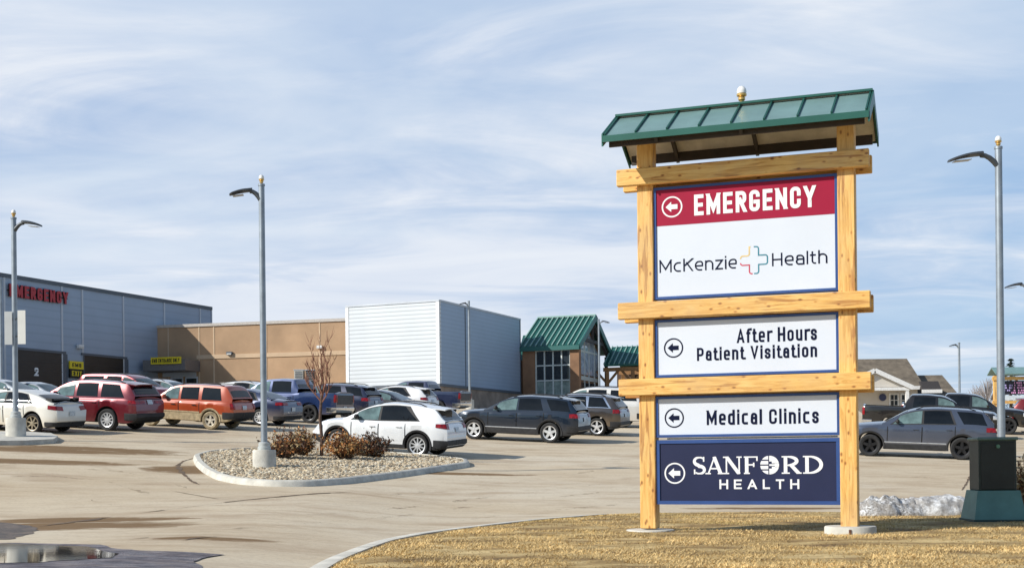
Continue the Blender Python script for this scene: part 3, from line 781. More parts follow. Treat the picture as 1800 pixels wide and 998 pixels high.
# dome on the ridge
def finial(parent, loc, k=1.0):
    mb = MB(); mb.lathe([(.03 * k, 0), (.035 * k, .03 * k), (.06 * k, .05 * k), (.062 * k, .085 * k), (.045 * k, .10 * k), (.085 * k, .12 * k), (.088 * k, .15 * k), (.06 * k, .16 * k)], 16, loc)
    f = mb.build('finial', M('brass', (.72, .47, .16), .35, .7), parent, smooth=40)
    mb = MB(); mb.lathe([(.078 * k, .16 * k), (.085 * k, .19 * k), (.075 * k, .24 * k), (.045 * k, .28 * k), (.004, .295 * k)], 16, loc)
    mb.build('dome', M('white_dome', (.8, .8, .78), .3), f, smooth=60)
finial(sign, (-.02, 0, RZ + .035), .78)
# ------------------------------------------------------------------ cars
plast = M('black_plastic', (.022, .022, .024), .65, var=.3, scale=6)
under = M('underbody', (.008, .008, .008), .9)
tyre_m = M('tyre', (.025, .025, .026), .85, var=.25, scale=12)
gl_dark = glass_mat('glass_tinted', (.008, .010, .012), .02); gl_haze = glass_mat('glass_haze', (.15, .23, .235))  # front windows: opaque teal paints the pale light seen through them
gl_ws = glass_mat('glass_windshield', (.07, .12, .14))
lamp_r = M('tail_red', (.27, .007, .012), .12, var=.5, scale=11); lamp_w = M('head_clear', (.72, .74, .76), .12, .3, var=.2, scale=9)
chrome = M('chrome', (.75, .76, .78), .18, 1.0, var=.08); silver = M('alloy', (.70, .71, .72), .35, .5, var=.15, scale=7)
dkalloy = M('dark_alloy', (.03, .03, .033), .35, .6, var=.2); brz = M('bronze_alloy', (.33, .28, .20), .4, .5, var=.25)
dirtyalloy = M('dusty_alloy', (.52, .47, .38), .6, .2, var=.25); plate_m = M('plate_pale', (.55, .62, .68), .4, var=.25, scale=14)

class Body:
    def __init__(s, k): s.k = k; s.W = k['W'] / 2; s.L = k['L']; s.ra = k['wr'] + k.get('gap', .065)
    def deck(s, x): return stable(s.k['deck'], x, .12)
    def roof(s, x): return max(stable(s.k['roof'], x, .14), s.deck(x) + .004)
    def plan(s, x):
        f, r = .75, .5
        a = s.k.get('fpinch', .20) * (max(0, f - x) / f) ** 2.4; b = s.k.get('rpinch', .10) * (max(0, x - (s.L - r)) / r) ** 2.2
        return s.W * (1 - a - b)
    def arch(s, x):
        z = s.k['sill']
        for c in (s.k['fo'], s.k['fo'] + s.k['wb']):
            if abs(x - c) < s.ra: z = max(z, s.k['wr'] + math.sqrt(s.ra ** 2 - (x - c) ** 2))
        # bumpers sweep up a little at both ends
        z = max(z, s.k['sill'] + .10 * (max(0, .55 - x) / .55) ** 2, s.k['sill'] + .12 * (max(0, x - s.L + .6) / .6) ** 2)
        return z
    FO = (.1, .12, .10, .02, 0, .05, .13, .20, .10, .08); RO = (.1, .14, .10, .0, .0, .05, .09, .12, .12, .12)
    def rows(s, x):
        k = s.k; w = s.plan(x); d = s.deck(x); zb = s.arch(x); sl = k['sill']
        z2 = max(zb + .02, sl + .035); zc = max(z2 + .012, k.get('clad', sl + .24)); zm = max(zc + .015, zc + (d - zc) * .62); zs = max(zm + .012, d - .10)
        cr = .05
        R_ = [(0, zb), (.80 * w, zb), (.95 * w, z2), (.968 * w, zc), (1.0 * w, zm), (.985 * w, zs), (.955 * w, d - .025), (.88 * w, d), (.45 * w, d + cr), (0, d + cr * 1.25)]
        bed = k.get('bed')
        if bed and bed[0] < x < bed[1]: R_[7] = (.93 * w, d); R_[8] = (.90 * w, k['floor']); R_[9] = (0, k['floor']); R_[6] = (.97 * w, d - .01)
        fb = max(0, 1 - x / .45) ** 2; rb = max(0, 1 - (s.L - x) / .4) ** 2
        ro = k.get('roff', s.RO)
        return [(x + s.FO[i] * fb - ro[i] * rb, y, z) for i, (y, z) in enumerate(R_)]
    def side(s, x, z, off=0.0):
        """a point on the side of the lower body (distance from nose, height)"""
        r = s.rows(x)[2:8]
        for a, b in zip(r, r[1:]):
            if z <= b[2] or b is r[-1]:
                t = 0 if b[2] <= a[2] else min(1, max(0, (z - a[2]) / (b[2] - a[2]))); break
        return (a[0] + (b[0] - a[0]) * t, a[1] + (b[1] - a[1]) * t + off, z)
    def wrap(s, p, z, end, off=.01):
        """p<0: along the side that far before the corner; p>0: inwards across the end face"""
        xe = s.L if end == 'r' else 0.0; sg = -1 if end == 'r' else 1
        if p <= 0:
            x, y, z = s.side(xe + sg * (-p), z); g = max(0, 1 + p / .35)
            return (x - sg * off * g * .7, y + off, z)
        x, y, z = s.side(xe, z); return (x - sg * off, max(0, y + off - p), z)
    def green(s, x, t):
        w = s.plan(x) * .935; d = s.deck(x) - .02; r = s.roof(x); full = s.k['H'] - s.deck(s.L * .5)
        q = min(1, max(0, (r - d) / full)); we = w * (1 - (1 - s.k.get('tum', .77)) * q)
        ze = r - .05 * q
        bow = .025 * math.sin(math.pi * t)
        return (w + (we - w) * t + bow * q, d + (ze - d) * t)
    def top(s, x, u):
        y, z = s.green(x, 1.0); r = s.roof(x); y = y - .06 * 0
        return (y * u, r - (r - z) * abs(u) ** 3)

def car(key, k, name, label, cat, color, px, S, face=-1, group='vehicles parked in the hospital lot', ang=18.0, dust=.5, dust_reflect_col=(.42, .33, .22), near=True, dusth=.75, py=None):
    b = Body(k); L = b.L; H2 = L / 2
    pm = paint_mat(key + '_paint', color, dust_reflect_col, dusth, dust, k.get('metal', .25))
    root = thing(name, label, cat, group=group)
    X = lambda x: H2 - x
    # --- lower body
    xs = set(); step = .07
    n = int(L / step)
    for i in range(n + 1): xs.add(round(L * i / n, 4))
    for c in (k['fo'], k['fo'] + k['wb']):
        e = math.sqrt(max(.0001, b.ra ** 2 - (k['sill'] - k['wr']) ** 2))
        for q in (-e - .002, -e + .002, e - .002, e + .002, -e * .97, e * .97, -e * .9, e * .9): xs.add(round(c + q, 4))
    for q in k.get('bed', ()): xs |= {round(q - .002, 4), round(q + .002, 4)}
    for q in (.03, .08, .14, L - .03, L - .08, L - .14): xs.add(round(q, 4))
    xs = sorted(x for x in xs if 0 <= x <= L)
    mb = MB(); rows = [b.rows(x) for x in xs]
    for sgn in (1, -1):
        vs = [(X(p[0]), p[1] * sgn, p[2]) for r in rows for p in r]
        o = len(mb.v); mb.v += vs
        for i in range(len(xs) - 1):
            for j in range(9):
                f = (o + i * 10 + j, o + i * 10 + j + 1, o + (i + 1) * 10 + j + 1, o + (i + 1) * 10 + j)
                mb.f.append(f if sgn > 0 else f[::-1]); mb.m.append(2 if j == 0 else 1 if j == 1 or (j == 2 and 'clad' in k) else 0)
    for r in (rows[0], rows[-1]):
        A = [(X(p[0]), p[1], p[2]) for p in r]; Bm = [(X(p[0]), -p[1], p[2]) for p in r]
        for j in range(1, 7):
            mb.add([A[j], A[j + 1], Bm[j + 1], Bm[j]], [(0, 1, 2, 3)], 1 if j == 1 or (j == 2 and 'clad' in k) else 0)
        mb.add([A[7], A[8], A[9], Bm[8], Bm[7]], [(0, 1, 2, 3, 4)] , 0); mb.add([A[1], A[0], Bm[1]], [(0, 1, 2)], 2)
    body = mb.build('body', [pm, k.get('cladmat', plast), under], root, smooth=38)
    bm = bmesh.new(); bm.from_mesh(body.data); bmesh.ops.remove_doubles(bm, verts=bm.verts, dist=.0008); bmesh.ops.recalc_face_normals(bm, faces=bm.faces); bm.to_mesh(body.data); bm.free()
    body.data.set_sharp_from_angle(angle=R(38))
    # --- cabin
    c0, c1 = k['roof'][0][0], k['roof'][-1][0]
    xg = [c0 + (c1 - c0) * i / 70 for i in range(71)]
    mb = MB(); rw = []
    for x in xg:
        prof = []
        for t in (0, .25, .5, .75, .92, 1.0):
            y, z = b.green(x, t); prof.append((y, z))
        for u in (.94, .8, .55, .28, 0):
            prof.append(b.top(x, u))
        rw.append([(X(x), y, z) for y, z in prof] + [(X(x), -y, z) for y, z in prof[-2::-1]])
    mb.grid(rw); mb.build('cabin', pm if not k.get('roofmat') else k['roofmat'], root, smooth=50)
    # --- glass
    def side_win(nm, sb0, sb1, st0, st1, mat, t0=.10, t1=.88, off=.008):
        for sgn in (1, -1):
            mb = MB(); g = []
            for i in range(13):
                row = []
                for j in range(7):
                    t = t0 + (t1 - t0) * j / 6; a = sb0 + (st0 - sb0) * j / 6; c = sb1 + (st1 - sb1) * j / 6
                    x = a + (c - a) * i / 12; y, z = b.green(x, t); row.append((X(x), sgn * (y + off), z))
                g.append(row)
            mb.grid(g); mb.build(nm, mat, root, smooth=40)
    if 'trim' in k: side_win('window_trim', *k['trim'], k.get('trimmat', plast), .045, .93, .004)
    for i, wdw in enumerate(k['wins']):
        side_win('side_window', *wdw[:4], gl_haze if (i == 0 and k.get('light0', True)) else wdw[4] if len(wdw) > 4 else gl_dark)
    def top_win(nm, a, c, mat, um=.86):
        mb = MB(); g = []
        for i in range(19):
            x = a + (c - a) * i / 18; row = []
            for j in range(11):
                u = (-1 + 2 * j / 10) * um; y, z = b.top(x, u)
                sl = (b.roof(x + .02) - b.roof(x - .02)) / .04; nx = -sl / math.hypot(1, sl); nz = 1 / math.hypot(1, sl)
                row.append((X(x + nx * .009), y, z + nz * .009))
            g.append(row)
        mb.grid(g); mb.build(nm, mat, root, smooth=60)
    top_win('windshield', *k['ws'], gl_ws); top_win('rear_window', *k['rw'], gl_dark)
    # --- patches wrapped on the skin
    def patch(nm, p0, p1, z0, z1, end, mat, off=.012, both=True, parent=root, z0b=None, z1b=None):
        for sgn in ((1, -1) if both else (1,)):
            mb = MB(); g = []
            n = 14
            for i in range(n + 1):
                p = p0 + (p1 - p0) * i / n; f = i / n
                za = z0 + ((z0b if z0b is not None else z0) - z0) * f; zb = z1 + ((z1b if z1b is not None else z1) - z1) * f
                row = []
                for j in range(5):
                    x, y, z = b.wrap(p, za + (zb - za) * j / 4, end, off); row.append((X(x), y * sgn, z))
                g.append(row)
            mb.grid(g); mb.build(nm, mat, parent, smooth=50)
    for t in k['tail']: patch('taillight', *t[:4], 'r', lamp_r, .014, z0b=t[4] if len(t) > 4 else None, z1b=t[5] if len(t) > 5 else None)
    for t in k.get('head', [(-.42, .25, .70, .84)]): patch('headlight', *t[:4], 'f', lamp_w, .012)
    def across(nm, half, z0, z1, end, mat, off=.014, proud=.0):
        mb = MB(); g = []
        for i in range(9):
            y0 = -half + 2 * half * i / 8; row = []
            for j in range(4):
                z = z0 + (z1 - z0) * j / 3; xe = L if end == 'r' else 0.0
                x, yy, _ = b.side(xe, z); row.append((X(x + (off if end == 'r' else -off)), y0, z))
            g.append(row)
        mb.grid(g); return mb.build(nm, mat, root, smooth=40)
    across('grille', .52, *k.get('grille', (.55, .82)), 'f', plast)
    # bumpers: bars that follow the outline round both corners
    def bumper(end, z0, z1, reach, mat, out=.03):
        mb = MB(); g = []
        ps = [-reach + reach * i / 10 for i in range(11)]
        for sgn in (1, -1):
            seq = []
            for p in ps: seq.append(p)
            hw = b.side(L if end == 'r' else 0, (z0 + z1) / 2)[1] + out
            seq += [hw * i / 5 for i in range(1, 6)]
            gg = []
            for p in seq:
                row = []
                for z, o in ((z0, out * .2), (z0 + .02, out), ((z0 + z1) / 2, out * 1.15), (z1 - .02, out), (z1, out * .2)):
                    x, y, zz = b.wrap(p, z, end, o); row.append((X(x), y * sgn, zz))
                gg.append(row)
            mb.grid(gg)
        mb.build('bumper', mat, root, smooth=40)
    rbm = k.get('rb', (k['sill'] + .13, k['sill'] + .33))
    bumper('r', rbm[0], rbm[1], .42, k.get('rbmat', plast)); bumper('f', k['sill'] + .12, k['sill'] + .30, .35, k.get('fbmat', plast))
    pz = k.get('platez', .85)
    across('licence_plate', .155, pz, pz + .155, 'r', plate_m, .022)
    if k.get('tailgate'): across('tailgate', b.side(L, 1.0)[1] - .14, k['tailgate'][0], k['tailgate'][1], 'r', k.get('tgmat', plast), .012)
    if k.get('hatch'): across('hatch_panel', b.side(L, 1.0)[1] - .2, k['hatch'][0], k['hatch'][1], 'r', k.get('hatchmat', pm), .012)
    # arches in bare plastic
    if k.get('archtrim'):
        for sgn in (1, -1):
            for c in (k['fo'], k['fo'] + k['wb']):
                mb = MB(); g = []
                a0 = math.asin(max(-1, (k['sill'] + .02 - k['wr']) / b.ra))
                for i in range(25):
                    a = a0 + (math.pi - 2 * a0) * i / 24; row = []
                    for r, o in ((b.ra - .012, -.03), (b.ra - .008, .02), (b.ra + .045, .022), (b.ra + .06, .0)):
                        x = c + r * math.cos(a); z = k['wr'] + r * math.sin(a)
                        xx, y, z_ = b.side(min(max(x, .02), L - .02), z, o); row.append((X(x), y * sgn, z))
                    g.append(row)
                mb.grid(g); mb.build('wheel_arch', k['cladmat'] if 'cladmat' in k else plast, root, smooth=50)
    # doors: thin panels with shut lines and handles
    if near:
        for (d0, d1) in k['doors']:
            for sgn in (1, -1):
                mb = MB(); g = []
                for i in range(11):
                    x = d0 + (d1 - d0) * i / 10; row = []
                    z0 = max(b.arch(x) + .03, k.get('doorz', k.get('clad', k['sill'] + .1) + .02)); z1 = b.deck(x) - .015
                    for j in range(9):
                        xx, y, z = b.side(x, z0 + (z1 - z0) * j / 8, .007 if 0 < i < 10 and 0 < j < 8 else -.004); row.append((X(xx), y * sgn, z))
                    g.append(row)
                mb.grid(g)
                for xa, xb in ((d0 - .022, d0 + .004), (d1 - .004, d1 + .022)):
                    z0 = max(b.arch((xa + xb) / 2) + .03, k.get('doorz', k.get('clad', k['sill'] + .1) + .02)); z1 = b.deck(xa) - .01
                    mb.grid([[(X(x_), b.side(x_, z0 + (z1 - z0) * j / 8, .0035)[1] * sgn, z0 + (z1 - z0) * j / 8) for j in range(9)] for x_ in (xa, xb)], 1)
                d = mb.build('door', [pm, under], root, smooth=60)
                xh = d1 - .2; zh = b.deck(xh) - .17; xx, y, z = b.side(xh, zh, .03)
                MB().box((X(xx), sgn * y, zh), (.19, .035, .03), bev=.01).build('handle', k.get('handlemat', pm), d)
        if k.get('sidestrip'):
            for sgn in (1, -1):
                mb = MB(); g = []
                x0, x1, z0, z1 = k['sidestrip'][:4]
                for i in range(9):
                    x = x0 + (x1 - x0) * i / 8
                    g.append([(X(x), b.side(x, z)[1] * sgn + sgn * o, z) for z, o in ((z0, .005), (z0 + .01, .016), (z1 - .01, .016), (z1, .005))])
                mb.grid(g); mb.build('side_strip', k['sidestrip'][4], root, smooth=40)
    # mirrors, rails, spoiler
    xm = k['wins'][0][0] + .16
    for sgn in (1, -1):
        y, z = b.green(xm, .1)
        mb = MB(); mb.box((X(xm), sgn * (y + .11), z + .09), (.13, .20, .15), bev=.045); mb.bar((X(xm), sgn * (y - .02), z + .03), (X(xm), sgn * (y + .06), z + .06), .06, .04)
        mb.build('wing_mirror', pm if not k.get('mirmat') else k['mirmat'], root, smooth=50)
    if k.get('rails'):
        for sgn in (1, -1):
            pts = [];
            for i in range(9):
                x = k['rails'][0] + (k['rails'][1] - k['rails'][0]) * i / 8; y, z = b.top(x, .86)
                pts.append((X(x), sgn * y, z + (.05 if 0 < i < 8 else .0)))
            mb = MB(); mb.tube(pts, .018, 6); mb.build('roof_rail', k.get('railmat', plast), root, smooth=60)
    if k.get('spoiler'):
        x0, x1 = k['spoiler']; mb = MB(); g = []
        for i in range(5):
            x = x0 + (x1 - x0) * i / 4; base = b.roof(x0); row = []
            for j in range(9):
                u = (-1 + 2 * j / 8) * .92; y, z = b.top(x0, u); row.append((X(x), y * (1 - .04 * i / 4), z + .012 - .03 * i / 4))
            g.append(row)
        mb.grid(g); low = [[(p[0], p[1], p[2] - .035) for p in r] for r in g]; mb.grid(low); mb.grid([g[-1], low[-1]])
        mb.grid([[r[0] for r in g], [r[0] for r in low]]); mb.grid([[r[-1] for r in g], [r[-1] for r in low]])
        mb.build('roof_spoiler', k.get('spoilmat', pm), root, smooth=40)
    if k.get('wing'):
        x0, z0 = k['wing']; mb = MB(); hw = b.W * .80
        mb.box((X(x0), 0, z0), (.20, 2 * hw, .028), bev=.01)
        for s_ in (-1, 1): mb.box((X(x0 - .02), s_ * hw, z0 - .03), (.24, .02, .12)); mb.bar((X(x0 - .04), s_ * hw * .7, z0 - .01), (X(x0 - .05), s_ * hw * .72, b.deck(x0) + .0), .05, .09)
        mb.build('rear_wing', plast, root, smooth=30)
    # wheels
    wr, tw = k['wr'], k.get('tw', .24)
    rimr = wr * k.get('rimf', .68); rm = k.get('rim', silver); ns = k.get('spokes', 5); sw = k.get('spw', .10)
    for c in (k['fo'], k['fo'] + k['wb']):
        for sgn in (1, -1):
            yc = b.W - .035 - tw / 2
            cpos = (X(c), sgn * yc, wr)
            mb = MB(); prof = [(rimr, -tw / 2 + .02), (wr * .88, -tw / 2), (wr * .97, -tw / 2 + .02), (wr, -tw / 2 + .05), (wr, tw / 2 - .05), (wr * .97, tw / 2 - .02), (wr * .88, tw / 2), (rimr, tw / 2 - .02)]
            mb.lathe(prof, 32, cpos, 'y', caps=False); wh = mb.build('wheel', k.get('tyremat', tyre_m), root, smooth=40)
            mb = MB(); ysurf = sgn * (tw / 2 - .03)
            mb.lathe([(.0, ysurf - sgn * .10), (rimr * .98, ysurf - sgn * .10)], 24, cpos, 'y', mi=1, caps=False)
            mb.lathe([(rimr * .88, ysurf), (rimr * 1.01, ysurf + sgn * .012), (rimr * 1.01, ysurf - sgn * .1), (rimr * .88, ysurf - sgn * .1)], 32, cpos, 'y', caps=False)
            mb.lathe([(.001, ysurf + sgn * .004), (rimr * .24, ysurf), (rimr * .27, ysurf - sgn * .06)], 16, cpos, 'y', caps=False)
            for q in range(ns):
                a = 2 * math.pi * q / ns + .3
                ca, sa = math.cos(a), math.sin(a); w0, w1 = rimr * sw * 1.5, rimr * sw
                for fork in ((0,) if ns <= 6 else (-.0,)):
                    P = []
                    for dy in (ysurf - sgn * .05, ysurf - sgn * .004):
                        for r, w_ in ((rimr * .12, w0), (rimr * .95, w1)):
                            for e in (-1, 1): P.append((cpos[0] + ca * r - sa * e * w_, cpos[1] + dy, cpos[2] + sa * r + ca * e * w_))
                    mb.add(P, [(0, 1, 3, 2), (4, 6, 7, 5), (0, 2, 6, 4), (1, 5, 7, 3), (2, 3, 7, 6)], 0)
            mb.build('rim', [rm, under], wh, smooth=40)
    # --- park it
    a = R(ang); h = Vector((-math.cos(a), math.sin(a), 0)) * (1 if face < 0 else -1)
    lf = Vector((-h.y, h.x, 0)); d = F / S
    if face < 0: lx, ly = H2 - (k['fo'] + k['wb']), b.W - .15     # near rear wheel
    else: lx, ly = H2 - k['fo'], -(b.W - .15)                     # near front wheel
    q0 = Vector(((px - CX) / F * d, d, 0)); ctr = q0 - h * lx - lf * ly
    fz = lambda lx, ly: gz(*(ctr + h * lx + lf * ly).xy)
    xa, xb = H2 - k['fo'], H2 - k['fo'] - k['wb']; yt = b.W - .15
    pts = {(i, j): Vector((*(ctr + h * i + lf * j).xy, fz(i, j))) for i in (xa, xb) for j in (yt, -yt)}
    f = ((pts[xa, yt] + pts[xa, -yt]) - (pts[xb, yt] + pts[xb, -yt])).normalized(); l = ((pts[xa, yt] + pts[xb, yt]) - (pts[xa, -yt] + pts[xb, -yt])).normalized()
    up = f.cross(l).normalized(); l = up.cross(f)
    mid = sum(pts.values(), Vector()) / 4; org = mid - f * (xa + xb) / 2
    root.matrix_world = Matrix(((f.x, l.x, up.x, org.x), (f.y, l.y, up.y, org.y), (f.z, l.z, up.z, org.z), (0, 0, 0, 1)))
    if py is not None: CARLOG.append((name, round(hor(px) - (gz(q0.x, d) - CAMH) * S), py))
    return root
CARLOG = []
midsuv = dict(L=5.05, W=2.0, H=1.78, wb=3.03, fo=.92, wr=.385, sill=.27, clad=.47, doorz=.49, archtrim=True, tum=.76,
    deck=[(0, .80), (.12, .98), (.5, 1.06), (1.45, 1.15), (2.0, 1.15), (4.2, 1.19), (5.05, 1.16)],
    roof=[(1.30, 1.15), (2.10, 1.62), (2.5, 1.73), (3.1, 1.77), (4.2, 1.73), (4.68, 1.66), (4.95, 1.20)],
    trim=(1.55, 4.75, 1.9, 4.45), ws=(1.40, 2.12), rw=(4.70, 4.92),
    wins=[(1.66, 2.60, 1.9, 2.62), (2.68, 3.66, 2.68, 3.50), (3.98, 4.74, 3.74, 4.56)],
    tail=[(-.34, .26, .97, 1.12, .97, 1.12)], doors=[(1.5, 2.62), (2.645, 3.70)], rails=(2.4, 4.35), spoiler=(4.6, 4.86), platez=.82, mirmat=plast, rb=(.40, .66), spokes=5, spw=.15, sidestrip=(1.38, 3.44, .505, .545, M('highlight_strip', (.55, .57, .60), .3, .5)))  # bright strip stands in for the highlight along the lower doors
navy_suv = dict(midsuv); navy_suv.pop('trim')
crossover = dict(L=4.60, W=1.88, H=1.67, wb=2.71, fo=.93, wr=.362, sill=.23, clad=.37, doorz=.41, archtrim=True, tum=.74, rimf=.72, tw=.23,
    deck=[(0, .70), (.15, .88), (.5, .97), (1.25, 1.06), (2.4, 1.05), (3.6, 1.10), (4.2, 1.13), (4.6, 1.08)],
    roof=[(1.10, 1.05), (1.9, 1.50), (2.35, 1.62), (2.85, 1.66), (3.5, 1.62), (4.15, 1.53), (4.50, 1.10)],
    ws=(1.2, 1.95), rw=(4.18, 4.47), wins=[(1.45, 2.30, 1.6, 2.32), (2.38, 3.62, 2.38, 3.15)], trim=(1.36, 3.70, 1.6, 3.3),
    tail=[(-.36, .22, .95, 1.06, .90, 1.07)], doors=[(1.42, 2.32), (2.345, 3.22)], rails=(2.2, 3.8), spoiler=(4.02, 4.42), platez=.80, mirmat=plast, rb=(.30, .56), spokes=10, spw=.062, metal=.0)
hatch = dict(L=4.52, W=1.80, H=1.43, wb=2.70, fo=.88, wr=.325, sill=.19, tum=.72, rimf=.76, tw=.245, rpinch=.13,
    deck=[(0, .60), (.15, .72), (.6, .83), (1.3, .92), (3.2, .98), (4.2, 1.03), (4.52, .98)],
    roof=[(1.10, .92), (2.0, 1.33), (2.45, 1.42), (3.0, 1.41), (3.65, 1.28), (4.2, 1.08), (4.38, 1.02)],
    ws=(1.2, 2.03), rw=(3.62, 4.3), wins=[(1.5, 2.42, 1.8, 2.42), (2.48, 3.55, 2.48, 3.25)], trim=(1.4, 3.62, 1.8, 3.3),
    tail=[(-.30, .34, .83, .96, .78, .92)], doors=[(1.45, 2.42), (2.445, 3.25)], wing=(4.16, 1.165), platez=.60, rb=(.24, .40), spokes=7, spw=.075, rim=brz, metal=.0, grille=(.4, .6), head=[(-.4, .3, .62, .74)])
sedan = dict(L=4.88, W=1.86, H=1.47, wb=2.85, fo=.95, wr=.335, sill=.20, tum=.72,
    deck=[(0, .62), (.15, .74), (.5, .84), (1.35, .95), (3.4, 1.0), (4.2, 1.06), (4.88, 1.0)],
    roof=[(1.2, .95), (2.1, 1.36), (2.6, 1.46), (3.2, 1.45), (3.7, 1.33), (4.3, 1.09)],
    ws=(1.3, 2.12), rw=(3.6, 4.2), wins=[(1.55, 2.5, 1.9, 2.5), (2.56, 3.65, 2.56, 3.40)], trim=(1.45, 3.75, 1.9, 3.5),
    tail=[(-.34, .42, .86, .98)], doors=[(1.5, 2.5), (2.525, 3.45)], platez=.62, rb=(.26, .42), spokes=10, spw=.07)
boxsuv = dict(L=4.42, W=1.80, H=1.72, wb=2.62, fo=.84, wr=.345, sill=.29, clad=.60, doorz=.62, tum=.80, rimf=.62, cladmat=M('dusty_cladding', (.42, .33, .20), .8, var=.25), archtrim=True,
    deck=[(0, .78), (.12, .93), (.4, 1.0), (1.15, 1.06), (4.42, 1.08)],
    roof=[(1.02, 1.06), (1.68, 1.56), (2.0, 1.66), (3.0, 1.70), (4.0, 1.68), (4.14, 1.64), (4.34, 1.08)],
    ws=(1.1, 1.68), rw=(4.16, 4.31), wins=[(1.35, 2.05, 1.5, 2.06), (2.16, 2.92, 2.16, 2.90), (3.06, 3.92, 3.06, 3.80)],
    tail=[(-.12, .14, .80, 1.02)], doors=[(1.2, 2.08), (2.105, 2.98)], rails=(2.0, 3.9), platez=.78, rb=(.42, .68), rbmat=plast, spokes=5, spw=.15, rim=dirtyalloy, metal=.05, sidestrip=(1.2, 3.0, .60, .66, M('dusty_cladding', (.42, .33, .20), .8)), tyremat=M('dusty_tyre', (.30, .24, .15), .9, var=.35, scale=9), handlemat=plast)
bigsuv = dict(L=5.11, W=1.93, H=1.80, wb=3.04, fo=.90, wr=.39, sill=.27, tum=.79, rimf=.66,
    deck=[(0, .82), (.12, 1.0), (.5, 1.07), (1.45, 1.15), (2.0, 1.13), (5.11, 1.18)],
    roof=[(1.30, 1.14), (2.02, 1.60), (2.4, 1.74), (3.1, 1.79), (4.3, 1.76), (4.78, 1.70), (5.02, 1.18)],
    ws=(1.4, 2.04), rw=(4.80, 4.98), wins=[(1.66, 2.52, 1.9, 2.54), (2.64, 3.52, 2.64, 3.48), (3.66, 4.62, 3.64, 4.36)],
    tail=[(-.30, .55, 1.00, 1.11)], doors=[(1.5, 2.55), (2.575, 3.62)], rails=(2.3, 4.5), spoiler=(4.66, 4.92), platez=.98, rb=(.40, .66), spokes=10, spw=.075)
gcsuv = dict(L=4.82, W=1.94, H=1.76, wb=2.92, fo=.90, wr=.375, sill=.27, clad=.42, tum=.76,
    deck=[(0, .82), (.12, 1.0), (.5, 1.06), (1.4, 1.14), (4.0, 1.18), (4.82, 1.15)],
    roof=[(1.25, 1.14), (2.0, 1.6), (2.4, 1.72), (3.0, 1.76), (4.0, 1.71), (4.42, 1.63), (4.72, 1.17)],
    ws=(1.35, 2.02), rw=(4.45, 4.69), wins=[(1.6, 2.45, 1.85, 2.46), (2.52, 3.35, 2.52, 3.28), (3.42, 4.32, 3.42, 4.02)], trim=(1.5, 4.42, 1.85, 4.1), trimmat=chrome,
    tail=[(-.32, .28, .96, 1.12, 1.0, 1.12)], doors=[(1.45, 2.46), (2.485, 3.4)], rails=(2.3, 4.1), spoiler=(4.34, 4.6), platez=.80, rb=(.38, .62), spokes=5, spw=.12, rimf=.72)
fullsuv = dict(L=5.70, W=2.04, H=1.92, wb=3.30, fo=1.0, wr=.40, sill=.32, tum=.80,
    deck=[(0, .95), (.1, 1.12), (.5, 1.17), (1.6, 1.23), (5.7, 1.26)],
    roof=[(1.45, 1.22), (2.15, 1.70), (2.5, 1.85), (3.2, 1.91), (5.0, 1.88), (5.4, 1.82), (5.62, 1.26)],
    ws=(1.55, 2.16), rw=(5.42, 5.59), wins=[(1.8, 2.75, 2.05, 2.76), (2.86, 3.78, 2.86, 3.74), (3.95, 5.25, 3.95, 5.12)],
    tail=[(-.12, .16, .95, 1.35)], doors=[(1.65, 2.78), (2.805, 3.88)], rails=(2.4, 5.2), platez=.95, rb=(.45, .72), spokes=6, spw=.12, head=[(-.3, .3, .88, 1.05)], grille=(.65, 1.0))
pickup = dict(L=5.90, W=2.03, H=1.95, wb=3.68, fo=.95, wr=.41, sill=.38, tum=.80, bed=(4.14, 5.80), floor=.82,
    deck=[(0, .98), (.1, 1.12), (.5, 1.18), (1.5, 1.24), (3.9, 1.29), (4.1, 1.33), (5.9, 1.35)],
    roof=[(1.40, 1.23), (2.06, 1.72), (2.4, 1.88), (3.1, 1.94), (3.8, 1.92), (3.92, 1.88), (4.04, 1.33)],
    ws=(1.5, 2.08), rw=(3.93, 4.02), wins=[(1.75, 2.62, 2.0, 2.64), (2.76, 3.72, 2.76, 3.66)],
    tail=[(-.10, .13, .95, 1.28)], doors=[(1.6, 2.66), (2.685, 3.85)], platez=.62, rb=(.50, .74), rbmat=chrome, tailgate=(.86, 1.27), roff=(.1, .14, .05, 0, 0, 0, .01, .01, .01, .01), spokes=6, spw=.12, rim=dkalloy, head=[(-.3, .3, .88, 1.05)], grille=(.65, 1.0))
pickup['tgmat'] = M('shaded_tailgate', (.02, .02, .025), .5, var=.3)  # near-black colour carries the shade on the pickup's rear face
def var(base, **kw): d = dict(base); d.update(kw); return d
NAVY = (.004, .014, .032)
car('c1', var(hatch), 'hatchback', 'white hatchback with black rear wing and bronze rims behind the island lamp base', 'car', (.74, .73, .68), 60, 52.5, dust=.75, py=767, dust_reflect_col=(.50, .41, .27), dusth=.6)
car('c2', var(bigsuv), 'parked_suv', 'dark red SUV between the white winged hatchback and the orange SUV', 'suv', (.15, .008, .018), 191, 49.5, dust=.35, py=762, dust_reflect_col=(.16, .11, .08))  # its dark lower half is a reflection painted through the dust mix
car('c3', var(boxsuv), 'parked_suv', 'boxy orange SUV with tan dust along its lower doors', 'suv', (.38, .045, .009), 372, 46.5, dust=.8, dusth=.7, py=751, dust_reflect_col=(.45, .34, .19))
car('c4', var(sedan), 'sedan', 'bright blue sedan between the orange SUV and the blue pickup', 'car', (.009, .026, .085), 458, 43, dust=.55, py=744)
car('c5', var(pickup), 'pickup_truck', 'royal blue crew cab pickup with shaded near-black tailgate behind the bare sapling', 'pickup', (.006, .028, .11), 545, 40, dust=.3, py=741)
